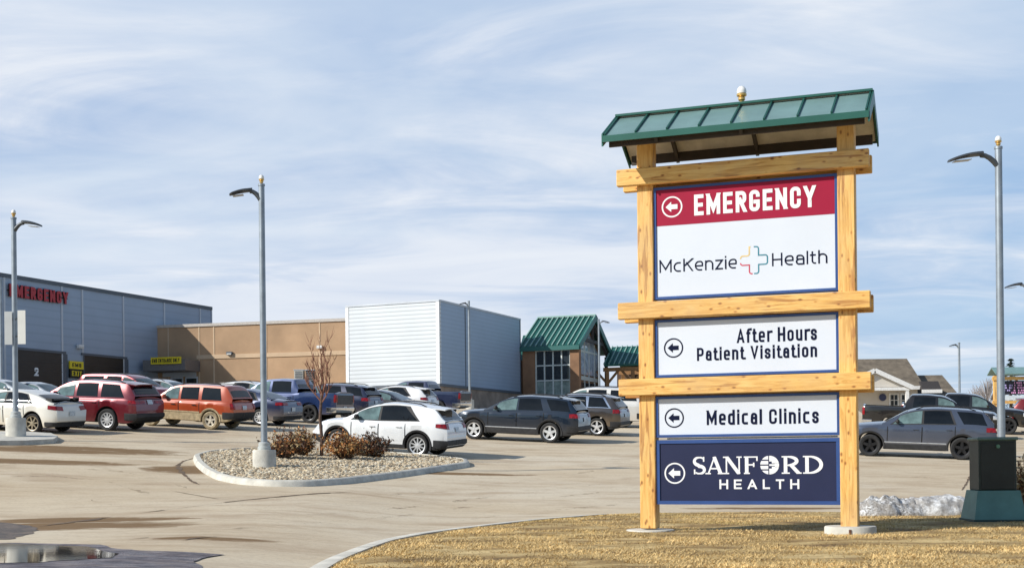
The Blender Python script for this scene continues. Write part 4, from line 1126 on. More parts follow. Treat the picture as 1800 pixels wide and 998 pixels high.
car('c6', var(navy_suv, rim=dkalloy), 'parked_suv', 'dark navy SUV beyond the blue pickup with one red tail lamp showing', 'suv', (.012, .02, .055), 612, 36.5, dust=.3)
car('c7', var(crossover, clad=.33), 'parked_suv', 'white SUV in the back row before the white metal wall', 'suv', (.72, .72, .73), 722, 33.5, dust=.35)
car('c8', var(pickup), 'pickup_truck', 'dark blue pickup at the row end beside the far lamp post', 'pickup', (.010, .022, .07), 772, 31.5, dust=.3)
car('c9', var(crossover), 'crossover', 'white crossover with black lower trim parked behind the gravel island', 'suv', (.78, .80, .82), 735, 57, dust=.12, py=803)
car('c10', var(navy_suv), 'parked_suv', 'shiny navy SUV with silver wheels standing right of the white crossover', 'suv', NAVY, 967, 46.6, dust=.10, py=776)
car('c11', var(gcsuv), 'parked_suv', 'dusty grey SUV with chrome window outline behind the navy SUV', 'suv', (.035, .035, .04), 1050, 42, dust=.55, py=764, dust_reflect_col=(.33, .23, .12), dusth=1.0)
car('c12', var(fullsuv), 'parked_suv', 'large white SUV mostly hidden behind the timber sign post', 'suv', (.66, .65, .62), 1085, 37, dust=.6)
car('c13', var(midsuv, rim=dkalloy, trim=(1.55, 3.75, 1.9, 3.55)), 'parked_suv', 'slate blue SUV with black wheels between the sign and the green cabinet', 'suv', (.058, .075, .115), 1690, 51.5, dust=.2, py=800)
car('c14', var(pickup), 'pickup_truck', 'black pickup behind the slate SUV with its bed toward the sign', 'pickup', (.007, .007, .009), 1717, 39.5, face=1, dust=.3)
car('c15', var(pickup), 'pickup_truck', 'black pickup with its hood reaching behind the tall pole at the lot edge', 'pickup', (.008, .009, .012), 1772, 36.5, face=1, dust=.3)
car('c16', var(fullsuv), 'parked_suv', 'long red SUV facing the orange SUV in front of the bay doors', 'suv', (.24, .012, .026), 268, 34, face=1, dust=.35)
car('c17', var(sedan), 'sedan', 'silver sedan below the numbered bay door', 'car', (.52, .55, .58), 95, 36, face=1, dust=.3)
car('c18', var(sedan), 'sedan', 'pale silver sedan cut off at the frame edge beside the island pole', 'car', (.60, .63, .65), 40, 40, face=1, dust=.3)
car('c19', var(crossover), 'parked_suv', 'light grey SUV between the red SUV and the entrance canopy', 'suv', (.45, .47, .50), 322, 32.5, face=1, dust=.3)
car('c20', var(crossover), 'parked_suv', 'pale grey SUV roof beyond the blue sedan against the tan wall', 'suv', (.62, .63, .64), 478, 31.5, face=1, dust=.3)
car('c21', var(sedan), 'sedan', 'black sedan facing the white SUV in the back row', 'car', (.014, .018, .03), 716, 35.3, face=1, dust=.2)
car('c22', var(bigsuv), 'parked_suv', 'dark red SUV at the frame edge below the electronic sign', 'suv', (.20, .012, .015), 1940, 36, face=1, dust=.2)
# ------------------------------------------------------------------ buildings
def plan(px, S):
    d = F / S; return Vector(((px - CX) / F * d, d))
def wall_pt(P0, P1, px, py):
    """point on the vertical wall P0-P1 behind a photo pixel"""
    X, Z = unroll(px, py); kx = X / F
    dx, dy = P1.x - P0.x, P1.y - P0.y
    t = (kx * P0.y - P0.x) / (dx - kx * dy); q = P0 + (P1 - P0) * t
    return t, q, CAMH + Z * q.y / F
def wall_poly(P0, P1, t0, t1, z0, z1, out, thick, mb, mi=0):
    """a slab lying on the wall, standing 'out' proud towards the viewer"""
    u = (P1 - P0).normalized(); n = Vector((u.y, -u.x))
    if n.y > 0: n = -n
    A, B = P0 + (P1 - P0) * t0, P0 + (P1 - P0) * t1
    a0, b0 = A + n * (out - thick), B + n * (out - thick); a1, b1 = A + n * out, B + n * out
    mb.hexa([(a1.x, a1.y, z0), (b1.x, b1.y, z0), (b0.x, b0.y, z0), (a0.x, a0.y, z0), (a1.x, a1.y, z1), (b1.x, b1.y, z1), (b0.x, b0.y, z1), (a0.x, a0.y, z1)], mi)
    return mb
def on_wall(P0, P1, out):
    u = (P1 - P0).normalized(); n = Vector((u.y, -u.x))
    if n.y > 0: n = -n
    def f(v):  # local (x along from P0, y depth (-y = proud), z)
        q = P0 + u * v[0] + n * (out - v[1]); return (q.x, q.y, v[2])
    return f
Z0 = 1.5
grey_sid = siding_mat('grey_siding', (.33, .41, .53), .62, .05)
shaded_sid = siding_mat('shaded_siding_box', (.33, .43, .575), .31, .07)  # block's side wall: its shade is put into the bluer, darker colour
white_sid = siding_mat('white_siding', (.62, .665, .71), .31, .22)
trim_m = M('metal_trim', (.52, .56, .62), .5, .2, var=.08, scale=.5); trim_d = M('dark_trim', (.09, .11, .14), .5, var=.1, scale=.6)
tan_w = M('tan_stucco', (.43, .285, .175), .9, var=.13, scale=.35, bmp=.2, bscale=18); tan_l = M('tan_band', (.58, .43, .29), .9, var=.1, scale=.5)
block_w = M('brown_block', (.30, .235, .19), .9, var=.22, scale=1.2); black_d = M('black_door', (.012, .012, .014), .45, var=.3, scale=1)
roof_flat = M('roof_membrane', (.30, .30, .30), .9)
yel = M('sign_yellow', (.80, .62, .015), .5, var=.04); blk = M('ink_black', (.006, .006, .006), .6); redl = M('letter_red', (.42, .012, .02), .4, var=.1); gls = glass_mat('window_glass', (.03, .04, .05), .03)
gls2 = glass_mat('window_glass_pale', (.30, .38, .36), .05)
# emergency wing
A0, A1 = plan(0, 24.4), plan(375, 19.63); ad = (A1 - A0).normalized(); an = Vector((-ad.y, ad.x)); AL = (A1 - A0).length
A_ = A0 - ad * 16; ZA = 14.6
ew = thing('emergency_wing', 'tall blue-grey metal clad emergency wing with black bay doors', 'building', (*A0, Z0))
inv = lambda o: (setattr(o, 'matrix_parent_inverse', Matrix.Translation(-Vector(ew.location))), o)[1]
def part(root, mb, name, mats, smooth=None):
    o = mb.build(name, mats, root, smooth); o.location = -Vector(root.location); return o
mb = MB(); mb.prism([tuple(A_), tuple(A1), tuple(A1 + an * 30), tuple(A_ + an * 30)], Z0, ZA); part(ew, mb, 'wall', grey_sid)
mb = MB(); wall_poly(A_, A1, 0, 1, ZA - .22, ZA + .06, .08, .5, mb); part(ew, mb, 'coping', trim_d)
mb = MB()
for px in (-30, 8, 109, 145, 217, 289, 352): t, q, z = wall_pt(A0, A1, px, 600); wall_poly(A0, A1, t - .09 / AL, t + .09 / AL, Z0, ZA - .23, .045, .08, mb)
wall_poly(A0, A1, 1 - .12 / AL, 1.0, Z0, ZA - .23, .05, .08, mb)
part(ew, mb, 'panel_joint', trim_m)
for (x0, x1, yt) in ((30, 110, 614), (147, 218, 624), (-70, -20, 600)):
    t0, q, z0 = wall_pt(A0, A1, x0, yt); t1, q1, z1 = wall_pt(A0, A1, x1, yt + (x1 - x0) * .10)
    g0 = gz(q.x, q.y) - .3; zt = (z0 + z1) / 2
    mb = MB(); wall_poly(A0, A1, t0, t1, g0, zt, .03, .1, mb); d = part(ew, mb, 'bay_door', black_d)
    mb = MB(); wall_poly(A0, A1, t0 - .012, t1 + .012, zt, zt + .18, .09, .2, mb)
    wall_poly(A0, A1, t0 - .006, t0, g0, zt, .07, .16, mb); wall_poly(A0, A1, t1, t1 + .018, g0, zt, .07, .16, mb)
    part(ew, mb, 'door_frame', trim_d)
    if x0 > 20:
        mb = MB()
        for k in range(1, 5): z = g0 + .3 + (zt - g0 - .3) * k / 5; wall_poly(A0, A1, t0 + .002, t1 - .002, z - .015, z + .015, .045, .03, mb)
        o = mb.build('panel_rib', M('door_rib', (.03, .03, .033), .5), d)
    if x0 == 30:
        t, q, z = wall_pt(A0, A1, 60, 659); mb = MB()
        text_mesh(mb, '2', t * AL, t * AL + .42, z - .05, .62, 0, .22, 1, to=on_wall(A0, A1, .035)); mb.build('lettering', wht, d)
# red letters over the doors
t0, q0, z0 = wall_pt(A0, A1, 13, 525); t1, q1, z1 = wall_pt(A0, A1, 116, 529)
es = thing('emergency_letters', 'red raised EMERGENCY letters high on the blue-grey wing', 'sign', (*q0, z0 - .05))
zb = CAMH + unroll(64, 527)[1] * (q0 + q1).y / 2 / F - .05
polys, wid = text_polys('EMERGENCY', 1.0, .22, 1.0, .16, .4)
sxf = (t1 - t0) * AL / wid; f0, f1 = on_wall(A0, A1, .10), on_wall(A0, A1, .22)
mb = MB()
for k, poly in polys:
    fr = [f1((t0 * AL + p[0] * sxf, -.0025 * (k % 7), zb + p[1] * .92)) for p in poly]; bk = [f0((t0 * AL + p[0] * sxf, 0, zb + p[1] * .92)) for p in poly]; n = len(poly)
    mb.add(fr, [tuple(range(n))]); mb.add(fr + bk, [(i, (i + 1) % n, n + (i + 1) % n, n + i) for i in range(n)], 1)
part(es, mb, 'lettering', [redl, M('letter_side', (.05, .008, .01), .5)])
mb = MB(); wall_poly(A0, A1, t0 - .003, t1 + .003, zb + .40, zb + .50, .1, .095, mb); part(es, mb, 'raceway', M('raceway', (.05, .04, .05), .6))
# EMS sign, two plates on a bracket between the doors
t0, q0, z0 = wall_pt(A0, A1, 119, 634); t1, q1, z1 = wall_pt(A0, A1, 143, 636)
sg = thing('ems_sign', 'yellow EMS sign with black lower plate between the bay doors', 'sign', (*q0, z0))
_, _, zm = wall_pt(A0, A1, 131, 648.5); _, _, zl = wall_pt(A0, A1, 131, 662)
mb = MB(); wall_poly(A0, A1, t0, t1, zm, (z0 + z1) / 2, .22, .12, mb); up_ = part(sg, mb, 'sign_plate', yel)
mb = MB(); text_mesh(mb, 'EMS', t0 * AL + .25, t1 * AL - .25, zm + .15, (z0 + z1) / 2 - zm - .3, 0, .2, 1, .15, to=on_wall(A0, A1, .222)); o = mb.build('lettering', blk, up_)
mb = MB(); wall_poly(A0, A1, t0, t1, zl - .1, zm - .01, .22, .12, mb); lo_ = part(sg, mb, 'sign_plate', blk)
mb = MB(); text_mesh(mb, 'EXIT', t0 * AL + .2, t1 * AL - .2, zl + .05, zm - zl - .2, 0, .2, 1, .15, to=on_wall(A0, A1, .222)); mb.build('lettering', yel, lo_)
mb = MB(); wall_poly(A0, A1, t0 + .01, t1 - .01, zl, zm, .09, .085, mb); part(sg, mb, 'bracket', trim_d)
# floodlight on the wing
def wall_light(P0, P1, px, py, label, k=1.0, mats=(None, None)):
    t, q, z = wall_pt(P0, P1, px, py); u = (P1 - P0).normalized(); n = Vector((u.y, -u.x)); n = n if n.y < 0 else -n
    r = thing('wall_light', label, 'wall light', (q.x, q.y, z), group='lights fixed to the hospital walls'); c = n * .2 * k
    MB().bar((0, 0, 0), (c.x, c.y, .05 * k), .12 * k, .12 * k).build('bracket', trim_d, r)
    mb = MB(); mb.bar((c.x - u.x * .3 * k, c.y - u.y * .3 * k, 0), (c.x + u.x * .3 * k, c.y + u.y * .3 * k, 0), .3 * k, .32 * k); mb.build('housing', mats[0] or trim_d, r)
    mb = MB(); e = n * .36 * k; mb.bar((e.x - u.x * .24 * k, e.y - u.y * .24 * k, -.08 * k), (e.x + u.x * .24 * k, e.y + u.y * .24 * k, -.08 * k), .03, .15 * k); mb.build('lens', mats[1] or M('lens', (.6, .6, .58), .3), r)
wp = M('white_paint', (.74, .74, .74), .5)
wall_light(A0, A1, 138, 609, 'white floodlight above the EMS plates between two bay doors', .9, (wp, None))
# tan stucco wing
B0, B1 = plan(278, 20.85), plan(640, 21.75); BL = (B1 - B0).length; ZB = 12.28; bu = (B1 - B0).normalized(); bn = Vector((-bu.y, bu.x))
tw_ = thing('tan_wing', 'flat roofed tan stucco wing between the emergency wing and white metal block', 'building', (*B0, Z0))
mb = MB(); mb.prism([tuple(B0), tuple(B1), tuple(B1 + bn * 20), tuple(B0 + bn * 3)], Z0, ZB); part(tw_, mb, 'wall', tan_w)
mb = MB(); wall_poly(B0, B1, 0, 1, ZB - .16, ZB + .08, .10, .5, mb); part(tw_, mb, 'coping', M('pale_coping', (.50, .46, .42), .5))
mb = MB(); _, _, zc = wall_pt(B0, B1, 480, 623.5); wall_poly(B0, B1, .20, 1, zc - .17, zc + .17, .07, .1, mb); part(tw_, mb, 'band', tan_l)
mb = MB()
for px in (296, 350, 376, 562, 468): t, q, z = wall_pt(B0, B1, px, 600); wall_poly(B0, B1, t - .06 / BL, t + .06 / BL, Z0, ZB - .17, .03, .06, mb)
part(tw_, mb, 'control_joint', tan_l)
# canopy and doors at the re-entrant corner
t0, qa, zt = wall_pt(B0, B1, 279, 631); t1, qb, _ = wall_pt(B0, B1, 352, 630); nB = -bn
g0 = gz(qa.x, qa.y) - .3
can = [B0 + (B1 - B0) * t0, B0 + (B1 - B0) * t1]; zca = CAMH + unroll(320, 642)[1] * (qa.y - 1) / F
mb = MB(); P4 = [can[0] + nB * .05, can[1] + nB * .05, can[1] + nB * 2.6, can[0] + nB * 2.6]
mb.prism([tuple(p) for p in P4], zca - .55, zca + .35); part(tw_, mb, 'canopy', M('canopy_grey', (.16, .15, .15), .6))
mb = MB(); t, q, z = wall_pt(B0, B1, 340, 655)
wall_poly(B0, B1, t0 + .02, t1 - .02, zca - .9, zca - .55, .05, .1, mb); part(tw_, mb, 'door_header', trim_m)
for (xa, xb) in ((300, 322), (326, 348)):
    ta, _, _ = wall_pt(B0, B1, xa, 660); tb, _, _ = wall_pt(B0, B1, xb, 660)
    mb = MB(); wall_poly(B0, B1, ta, tb, g0, zca - .92, .04, .08, mb); d = part(tw_, mb, 'door', trim_m)
    mb = MB(); wall_poly(B0, B1, ta + .006, tb - .006, g0 + .6, zca - 1.08, .05, .03, mb); mb.build('pane', gls, d)
# yellow sign on the canopy edge
e0, e1 = can[0] + nB * 2.62, can[1] + nB * 2.62; eL = (e1 - e0).length
ta, qa2, za = wall_pt(e0, e1, 266, 629); tb, qb2, zb2 = wall_pt(e0, e1, 319, 640)
zsa = CAMH + unroll(292, 628)[1] * qa2.y / F; zsb = CAMH + unroll(292, 640)[1] * qa2.y / F
sg = thing('entrance_sign', 'yellow EMS ENTRANCE ONLY board along the canopy edge', 'sign', (*qa2, zsb))
mb = MB(); wall_poly(e0, e1, ta, tb, zsb, zsa, .10, .08, mb); pl_ = part(sg, mb, 'sign_plate', yel)
mb = MB(); text_mesh(mb, 'EMS ENTRANCE ONLY', ta * eL + .12, tb * eL - .12, zsb + .12, zsa - zsb - .24, 0, .22, 1, .14, to=on_wall(e0, e1, .102)); mb.build('lettering', blk, pl_)
mb = MB()
for q in (.3, .7): tq = ta + (tb - ta) * q; wall_poly(e0, e1, tq - .01, tq + .01, zsb - .1, zsa, .018, .016, mb)
part(sg, mb, 'bracket', trim_d)
wall_light(B0, B1, 405, 621, 'dark wall pack light midway along the tan wing', .8)
wall_light(B0, B1, 563, 610, 'white lantern on the tan wing above the sapling', .75, (wp, None))
# white metal block
C0, C1, C2 = plan(610, 22.7), plan(775, 23.5), plan(917, 20.5); ZC = 12.69; ZS = 6.45; c3 = C2 + (C0 - C1)
mb_ = thing('metal_clad_block', 'white horizontally ribbed metal block, shaded side coloured blue-grey, on a brown masonry base', 'building', (*C1, Z0))
def face_quad(P0, P1, z0, z1):
    mb = MB(); wall_poly(P0, P1, 0, 1, z0, z1, 0, .25, mb); return mb
part(mb_, face_quad(C0, C1, ZS, ZC), 'front_wall', white_sid); part(mb_, face_quad(C1, C2, ZS, ZC), 'side_wall', shaded_sid)
mb = MB(); mb.prism([tuple(C0 + (C1 - C0) * .02 + (C2 - C1) * .02), tuple(C1 + (C0 - C1) * .02 + (C2 - C1) * .015), tuple(C2 + (C0 - C1) * .03 - (C2 - C1) * .01), tuple(c3)], ZS - .3, ZC - .2); part(mb_, mb, 'core', roof_flat)
mb = MB(); k_ = .94
mb.prism([tuple(C0 + (C1 - C0) * .004 + (C2 - C1) * .004), tuple(C1 + (C0 - C1) * .004 + (C2 - C1) * .004), tuple(C2 + (C0 - C1) * .004), tuple(c3)], Z0, ZS - .02); part(mb_, mb, 'base', block_w)
mb = MB(); wall_poly(C0, C1, 0, 1, ZC - .02, ZC + .12, .06, .4, mb); wall_poly(C1, C2, 0, 1, ZC - .016, ZC + .116, .06, .4, mb); part(mb_, mb, 'coping', trim_m)
mb = MB(); CL = (C1 - C0).length; DL = (C2 - C1).length
for t in (0, 1):
    mb = MB(); wall_poly(C0, C1, t - (.28 / CL if t else 0), t + (0 if t else .28 / CL), ZS, ZC - .03, .04, .1, mb); part(mb_, mb, 'corner_trim', M('white_trim', (.76, .78, .80), .5))
mb = MB(); wall_poly(C1, C2, 0, 1, ZS - .12, ZS + .08, .05, .1, mb); wall_poly(C0, C1, 0, 1, ZS - .124, ZS + .084, .05, .1, mb)
t, _, _ = wall_pt(C1, C2, 818, 600); wall_poly(C1, C2, t - .05 / DL, t + .05 / DL, ZS + .1, ZC - .03, .03, .06, mb)
wall_poly(C1, C2, 1 - .15 / DL, 1, ZS + .1, ZC - .03, .03, .06, mb); part(mb_, mb, 'flashing', trim_d)
# entrance pavilion with green gable
U, V_ = Vector((.94, -.342)), Vector((.342, .94)); PA = plan(1049, 20.0); ZR = 13.27; ZE = 10.35; HW = 5.05; RL = 5.3
pv = thing('entrance_pavilion', 'lodge style entrance with steep green ribbed gable and glass walls', 'building', (*PA, Z0))
def p3(a, b, z): q = PA - U * a + V_ * b; return (q.x, q.y, z)   # a back along ridge, b across, z up
rib_g = M('green_roof', (.022, .12, .10), .4, .3, var=.1, scale=.5)
mb = MB()
for s in (-1, 1):
    mb.hexa([p3(0, 0, ZR - .2), p3(RL, 0, ZR - .2), p3(RL, s * HW, ZE - .2), p3(0, s * HW, ZE - .2), p3(0, 0, ZR), p3(RL, 0, ZR), p3(RL, s * HW, ZE), p3(0, s * HW, ZE)])
rf = part(pv, mb, 'roof', rib_g)
mb = MB()
for k in range(12):
    a = RL * k / 11
    for s in (-1, 1): mb.bar(p3(a, s * .02, ZR + .05), p3(a, s * HW, ZE + .05), .09, .12)
mb.bar(p3(-.05, 0, ZR + .09), p3(RL, 0, ZR + .09), .35, .1); mb.build('rib', M('rib_light', (.30, .48, .42), .4, .2), rf)
mb = MB()
for s in (-1, 1): mb.bar(p3(-.04, 0, ZR - .16), p3(-.04, s * HW, ZE - .16), .12, .5)
mb.bar(p3(-.04, -HW - .03, ZE - .2), p3(RL, -HW - .03, ZE - .2), .12, .36); mb.build('fascia', M('teal_trim', (.025, .13, .12), .5), rf)
mb = MB(); mb.prism([p3(.9, -4.5, 0)[:2], p3(5.1, -4.5, 0)[:2], p3(5.1, 4.5, 0)[:2], p3(.9, 4.5, 0)[:2]], Z0, ZE - .25)
mb.add([p3(.9, -4.5, ZE - .25), p3(.9, 4.5, ZE - .25), p3(.9, 0, ZR - .35), p3(5.1, -4.5, ZE - .25), p3(5.1, 4.5, ZE - .25), p3(5.1, 0, ZR - .35)], [(0, 1, 2), (3, 5, 4), (0, 2, 5, 3), (1, 4, 5, 2)])
part(pv, mb, 'wall', M('brown_stucco', (.22, .13, .075), .9, var=.15, scale=.6))
def f_front(px, py):  # on the eave-side wall
    return wall_pt(PA + V_ * -4.5, PA + V_ * -4.5 - U * 5, px, py)
E0, E1 = PA - V_ * 4.5, PA - V_ * 4.5 - U * 5.4; EL = (E1 - E0).length
for (xa, xb) in ((921, 942), (1004, 1020)):
    ta, _, _ = wall_pt(E0, E1, xa, 650); tb, _, _ = wall_pt(E0, E1, xb, 650); mb = MB(); wall_poly(E0, E1, min(ta, tb), max(ta, tb), Z0, ZE - .3, .35, .6, mb); part(pv, mb, 'pier', M('pier_brown', (.27, .15, .085), .9, var=.18, scale=.8))
ta, _, zt = wall_pt(E0, E1, 943, 617); tb, _, _ = wall_pt(E0, E1, 1003, 617); ta, tb = min(ta, tb), max(ta, tb); zt = min(zt, ZE - .3)
for r in range(4):
    for c in range(4):
        mb = MB(); h = (zt - 4.9) / 4
        wall_poly(E0, E1, ta + (tb - ta) * c / 4 + .008, ta + (tb - ta) * (c + 1) / 4 - .008, zt - h * (r + 1) + .06, zt - h * r - .06, .10, .06, mb); part(pv, mb, 'window_pane', gls if r < 2 else gls2)
mb = MB()
for c in range(5): q = ta + (tb - ta) * c / 4; wall_poly(E0, E1, q - .011, q + .011, 4.9, zt, .18, .1, mb)
for r in range(5): z = zt - (zt - 4.9) * r / 4; wall_poly(E0, E1, ta, tb, z - .055, z + .055, .176, .1, mb)
part(pv, mb, 'mullion', M('mullion', (.60, .65, .64), .5))
# gable glazing and timber truss
def gb(b0, b1, z0a, z1a, z0b, z1b, out, mb): mb.hexa([p3(.9 - out, b0, z0a), p3(.9 - out, b1, z0b), p3(.9, b1, z0b), p3(.9, b0, z0a), p3(.9 - out, b0, z1a), p3(.9 - out, b1, z1b), p3(.9, b1, z1b), p3(.9, b0, z1a)]); return mb
sl_ = (ZR - ZE) / HW
for (b0, b1) in ((-3.9, -2.5), (-2.35, -.75), (-.6, .6), (.75, 2.35), (2.5, 3.9)):
    top = lambda b: ZR - abs(b) * sl_ - 1.0
    part(pv, gb(b0, b1, 8.1, top(b0), 8.1, top(b1), .06, MB()), 'gable_window', glass_mat('sky_reflect_glass', (.50, .60, .74), .03))  # pale blue base colour stands in for sky reflected in the glazing
    part(pv, gb(b0, b1, 4.6, 7.4, 4.6, 7.4, .06, MB()), 'lobby_window', gls)
mb = MB()
for b0 in (-3.95, -2.43, -.68, .68, 2.43, 3.95): gb(b0 - .08, b0 + .08, 4.6, ZR - abs(b0) * sl_ - .95, 4.6, ZR - abs(b0) * sl_ - .95, .10, mb)
gb(-3.9, 3.9, 7.6, 7.95, 7.6, 7.95, .11, mb); gb(-3.2, 3.2, 10.05, 10.2, 10.05, 10.2, .11, mb)
part(pv, mb, 'gable_mullion', M('mullion', (.60, .65, .64), .5))
mb = MB(); tm = M('truss_wood', (.30, .155, .06), .7, var=.2, scale=2)
for s in (-1, 1): mb.bar(p3(.25, 0, ZR - .55), p3(.25, s * (HW - .3), ZE - .35), .25, .3)
mb.bar(p3(.25, -3.2, 11.0), p3(.25, 3.2, 11.0), .22, .28); mb.bar(p3(.25, 0, 11.0), p3(.25, 0, ZR - .5), .22, .25)
for s in (-1, 1): mb.bar(p3(.3, s * 4.4, 4.6), p3(.3, s * 4.4, ZE - .4), .3, .3)
part(pv, mb, 'truss', M('dark_truss', (.05, .045, .045), .7))
# small lower roof joining the block
mb = MB(); mb.hexa([p3(6.6, -2.5, 9.2), p3(5.15, -2.5, 9.2), p3(5.15, 2.5, 9.2), p3(6.6, 2.5, 9.2), p3(6.6, -.4, 11.8), p3(5.15, -.4, 11.8), p3(5.15, .4, 11.8), p3(6.6, .4, 11.8)]); part(pv, mb, 'lower_roof', rib_g)
mb = MB(); mb.prism([p3(5.12, -4.2, 0)[:2], p3(6.8, -4.2, 0)[:2], p3(6.8, 4, 0)[:2], p3(5.12, 4, 0)[:2]], Z0, 9.3); part(pv, mb, 'link_wall', M('pier_brown', (.27, .15, .085), .9))
# drop-off canopy
Q0 = plan(1063, 19.6)
cn = thing('dropoff_canopy', 'green ribbed canopy roof on timber posts beside the lodge entrance', 'canopy', (*Q0, Z0))
def q3(a, b, z): q = Q0 + U * a + V_ * b; return (q.x, q.y, z)
ze = CAMH + unroll(1063, 641)[1] / 19.6; zr = CAMH + unroll(1072, 610)[1] / 19.1; LN = 7.5
mb = MB(); mb.hexa([q3(0, 0, ze - .15), q3(LN, 0, ze - .15), q3(LN, 3, zr - .15), q3(0, 3, zr - .15), q3(0, 0, ze), q3(LN, 0, ze), q3(LN, 3, zr), q3(0, 3, zr)])
mb.hexa([q3(0, 6, ze - .15), q3(LN, 6, ze - .15), q3(LN, 3, zr - .15), q3(0, 3, zr - .15), q3(0, 6, ze), q3(LN, 6, ze), q3(LN, 3, zr), q3(0, 3, zr)])
rf = part(cn, mb, 'roof', rib_g); mb = MB()
for k in range(17):
    a = LN * k / 16; mb.bar(q3(a, 0, ze + .05), q3(a, 3, zr + .05), .09, .12)
mb.build('rib', M('rib_light', (.30, .48, .42), .4, .2), rf)
mb = MB(); mb.bar(q3(-.1, .25, ze - .42), q3(LN, .25, ze - .42), .3, .34); mb.bar(q3(-.1, 5.6, ze - .42), q3(LN, 5.6, ze - .42), .3, .34); part(cn, mb, 'beam', tm)
for a in (.25, 2.6, 5.0, 7.2):
    for b in (.25, 5.6): mb = MB(); z = gz(*q3(a, b, 0)[:2]) - .1; mb.bar(q3(a, b, z), q3(a, b, ze - .58), .32, .32); part(cn, mb, 'post', tm)
mb = MB()
for a in (.25, 2.6, 5.0, 7.2):
    for s in (-1, 1): mb.bar(q3(a, .25, ze - 1.7), q3(a + s * 1.0, .25, ze - .55), .14, .2)
part(cn, mb, 'knee_brace', tm)
mb = MB(); mb.prism([q3(-.6, 6.6, 0)[:2], q3(10, 6.6, 0)[:2], q3(10, 9, 0)[:2], q3(-.6, 9, 0)[:2]], Z0, ze + .2); part(cn, mb, 'back_wall', M('dark_back', (.12, .075, .05), .9, var=.25, scale=.7))
# house on the rise at the right
hS = 18.0
def hp(px, py, S=hS): return at(px, py, S)
hz0 = 3.2
hs = thing('pitched_roof_house', 'beige clinic house with brown shingle roof and white gabled porch', 'building', (*hp(1560, 720).xy, hz0))
shg = M('shingles', (.165, .135, .10), .9, var=.25, scale=1.4); bei = M('beige_siding', (.64, .60, .54), .8, var=.06, scale=.8); wtr = M('white_gable_trim', (.78, .78, .77), .5)
def hx(px, dy): 
    d = F / hS + dy; return ((px - CX) / F * (F / hS), d)
zr = hp(1565, 630).z; ze = hp(1565, 678).z
x0, x1 = hx(1440, 0)[0], hx(1614, 0)[0]; d0 = F / hS
mb = MB(); mb.prism([(x0, d0), (x1, d0), (x1, d0 + 10), (x0, d0 + 10)], hz0, ze); mb.add([(x1, d0, ze), (x1, d0 + 10, ze), (x1, d0 + 5, zr - .15), (x0, d0, ze), (x0, d0 + 10, ze), (x0, d0 + 5, zr - .15)], [(0, 1, 2), (3, 5, 4), (0, 2, 5, 3), (1, 4, 5, 2)])
part(hs, mb, 'wall', bei)
zr2 = CAMH + unroll(1600, 630)[1] * (d0 + 5) / F
mb = MB()
for s in (-1, 1): mb.hexa([(x0 - .5, d0 + 5, zr2 - .2), (x1 + .5, d0 + 5, zr2 - .2), (x1 + .5, d0 + 5 + s * 5.6, ze - .3), (x0 - .5, d0 + 5 + s * 5.6, ze - .3), (x0 - .5, d0 + 5, zr2), (x1 + .5, d0 + 5, zr2), (x1 + .5, d0 + 5 + s * 5.6, ze - .08), (x0 - .5, d0 + 5 + s * 5.6, ze - .08)])
part(hs, mb, 'roof', shg)
mb = MB(); mb.box(((x0 + x1) / 2, d0 - .62, ze - .22), (x1 - x0 + 1.0, .06, .34)); part(hs, mb, 'fascia', wtr)
xa = hx(1526, 0)[0]; za = hp(1526, 652).z; xw = hx(1586, 0)[0] - xa
mb = MB(); yp = d0 - 2.4; zl = ze - .2
mb.add([(xa - xw, yp, zl), (xa + xw, yp, zl), (xa, yp, za - .1), (xa - xw, d0 + 2, zl), (xa + xw, d0 + 2, zl), (xa, d0 + 3, za - .1)], [(0, 1, 2), (3, 5, 4), (0, 3, 4, 1), (0, 2, 5, 3), (1, 4, 5, 2)]); part(hs, mb, 'porch_gable', bei)
mb = MB()
for s in (-1, 1): mb.hexa([(xa, yp - .3, za - .15), (xa, d0 + 4, za - .15), (xa + s * (xw + .3), d0 + 4, zl - .2), (xa + s * (xw + .3), yp - .3, zl - .2), (xa, yp - .3, za + .02), (xa, d0 + 4, za + .02), (xa + s * (xw + .3), d0 + 4, zl - .02), (xa + s * (xw + .3), yp - .3, zl - .02)])
part(hs, mb, 'porch_roof', shg)
mb = MB()
for s in (-1, 1): mb.bar((xa, yp - .34, za - .1), (xa + s * (xw + .3), yp - .34, zl - .12), .06, .42)
mb.box((xa, yp - .1, zl - .2), (2 * xw, .2, .3)); part(hs, mb, 'porch_trim', wtr)
for s in (-1, 1): mb = MB(); mb.box((xa + s * (xw - .2), yp, (hz0 + zl) / 2), (.3, .3, zl - hz0 - .3)); part(hs, mb, 'porch_post', wtr)
for px in (1572, 1592):
    mb = MB(); xx = hx(px, 0)[0]; zt_, zb_2 = hp(px, 693).z, hp(px, 713).z
    mb.box((xx, d0 - .04, (zt_ + zb_2) / 2), (.98, .10, zt_ - zb_2 + .25)); fr = part(hs, mb, 'window', wtr)
    mb = MB(); mb.box((xx, d0 - .10, (zt_ + zb_2) / 2), (.66, .04, zt_ - zb_2 - .1)); mb.build('pane', gls, fr)
    mb = MB(); mb.box((xx, d0 - .14, (zt_ + zb_2) / 2), (.06, .03, zt_ - zb_2 - .1)); mb.box((xx, d0 - .144, (zt_ + zb_2) / 2), (.66, .03, .06)); mb.build('muntin', wtr, fr)
xr, xr1 = hx(1615, 0)[0] + .3, hx(1660, 0)[0]; kz = (d0 + 5.2) / d0; zw = CAMH + (hp(1640, 659).z - CAMH) * kz; zwe = hp(1640, 692).z; xr1 *= 1.03
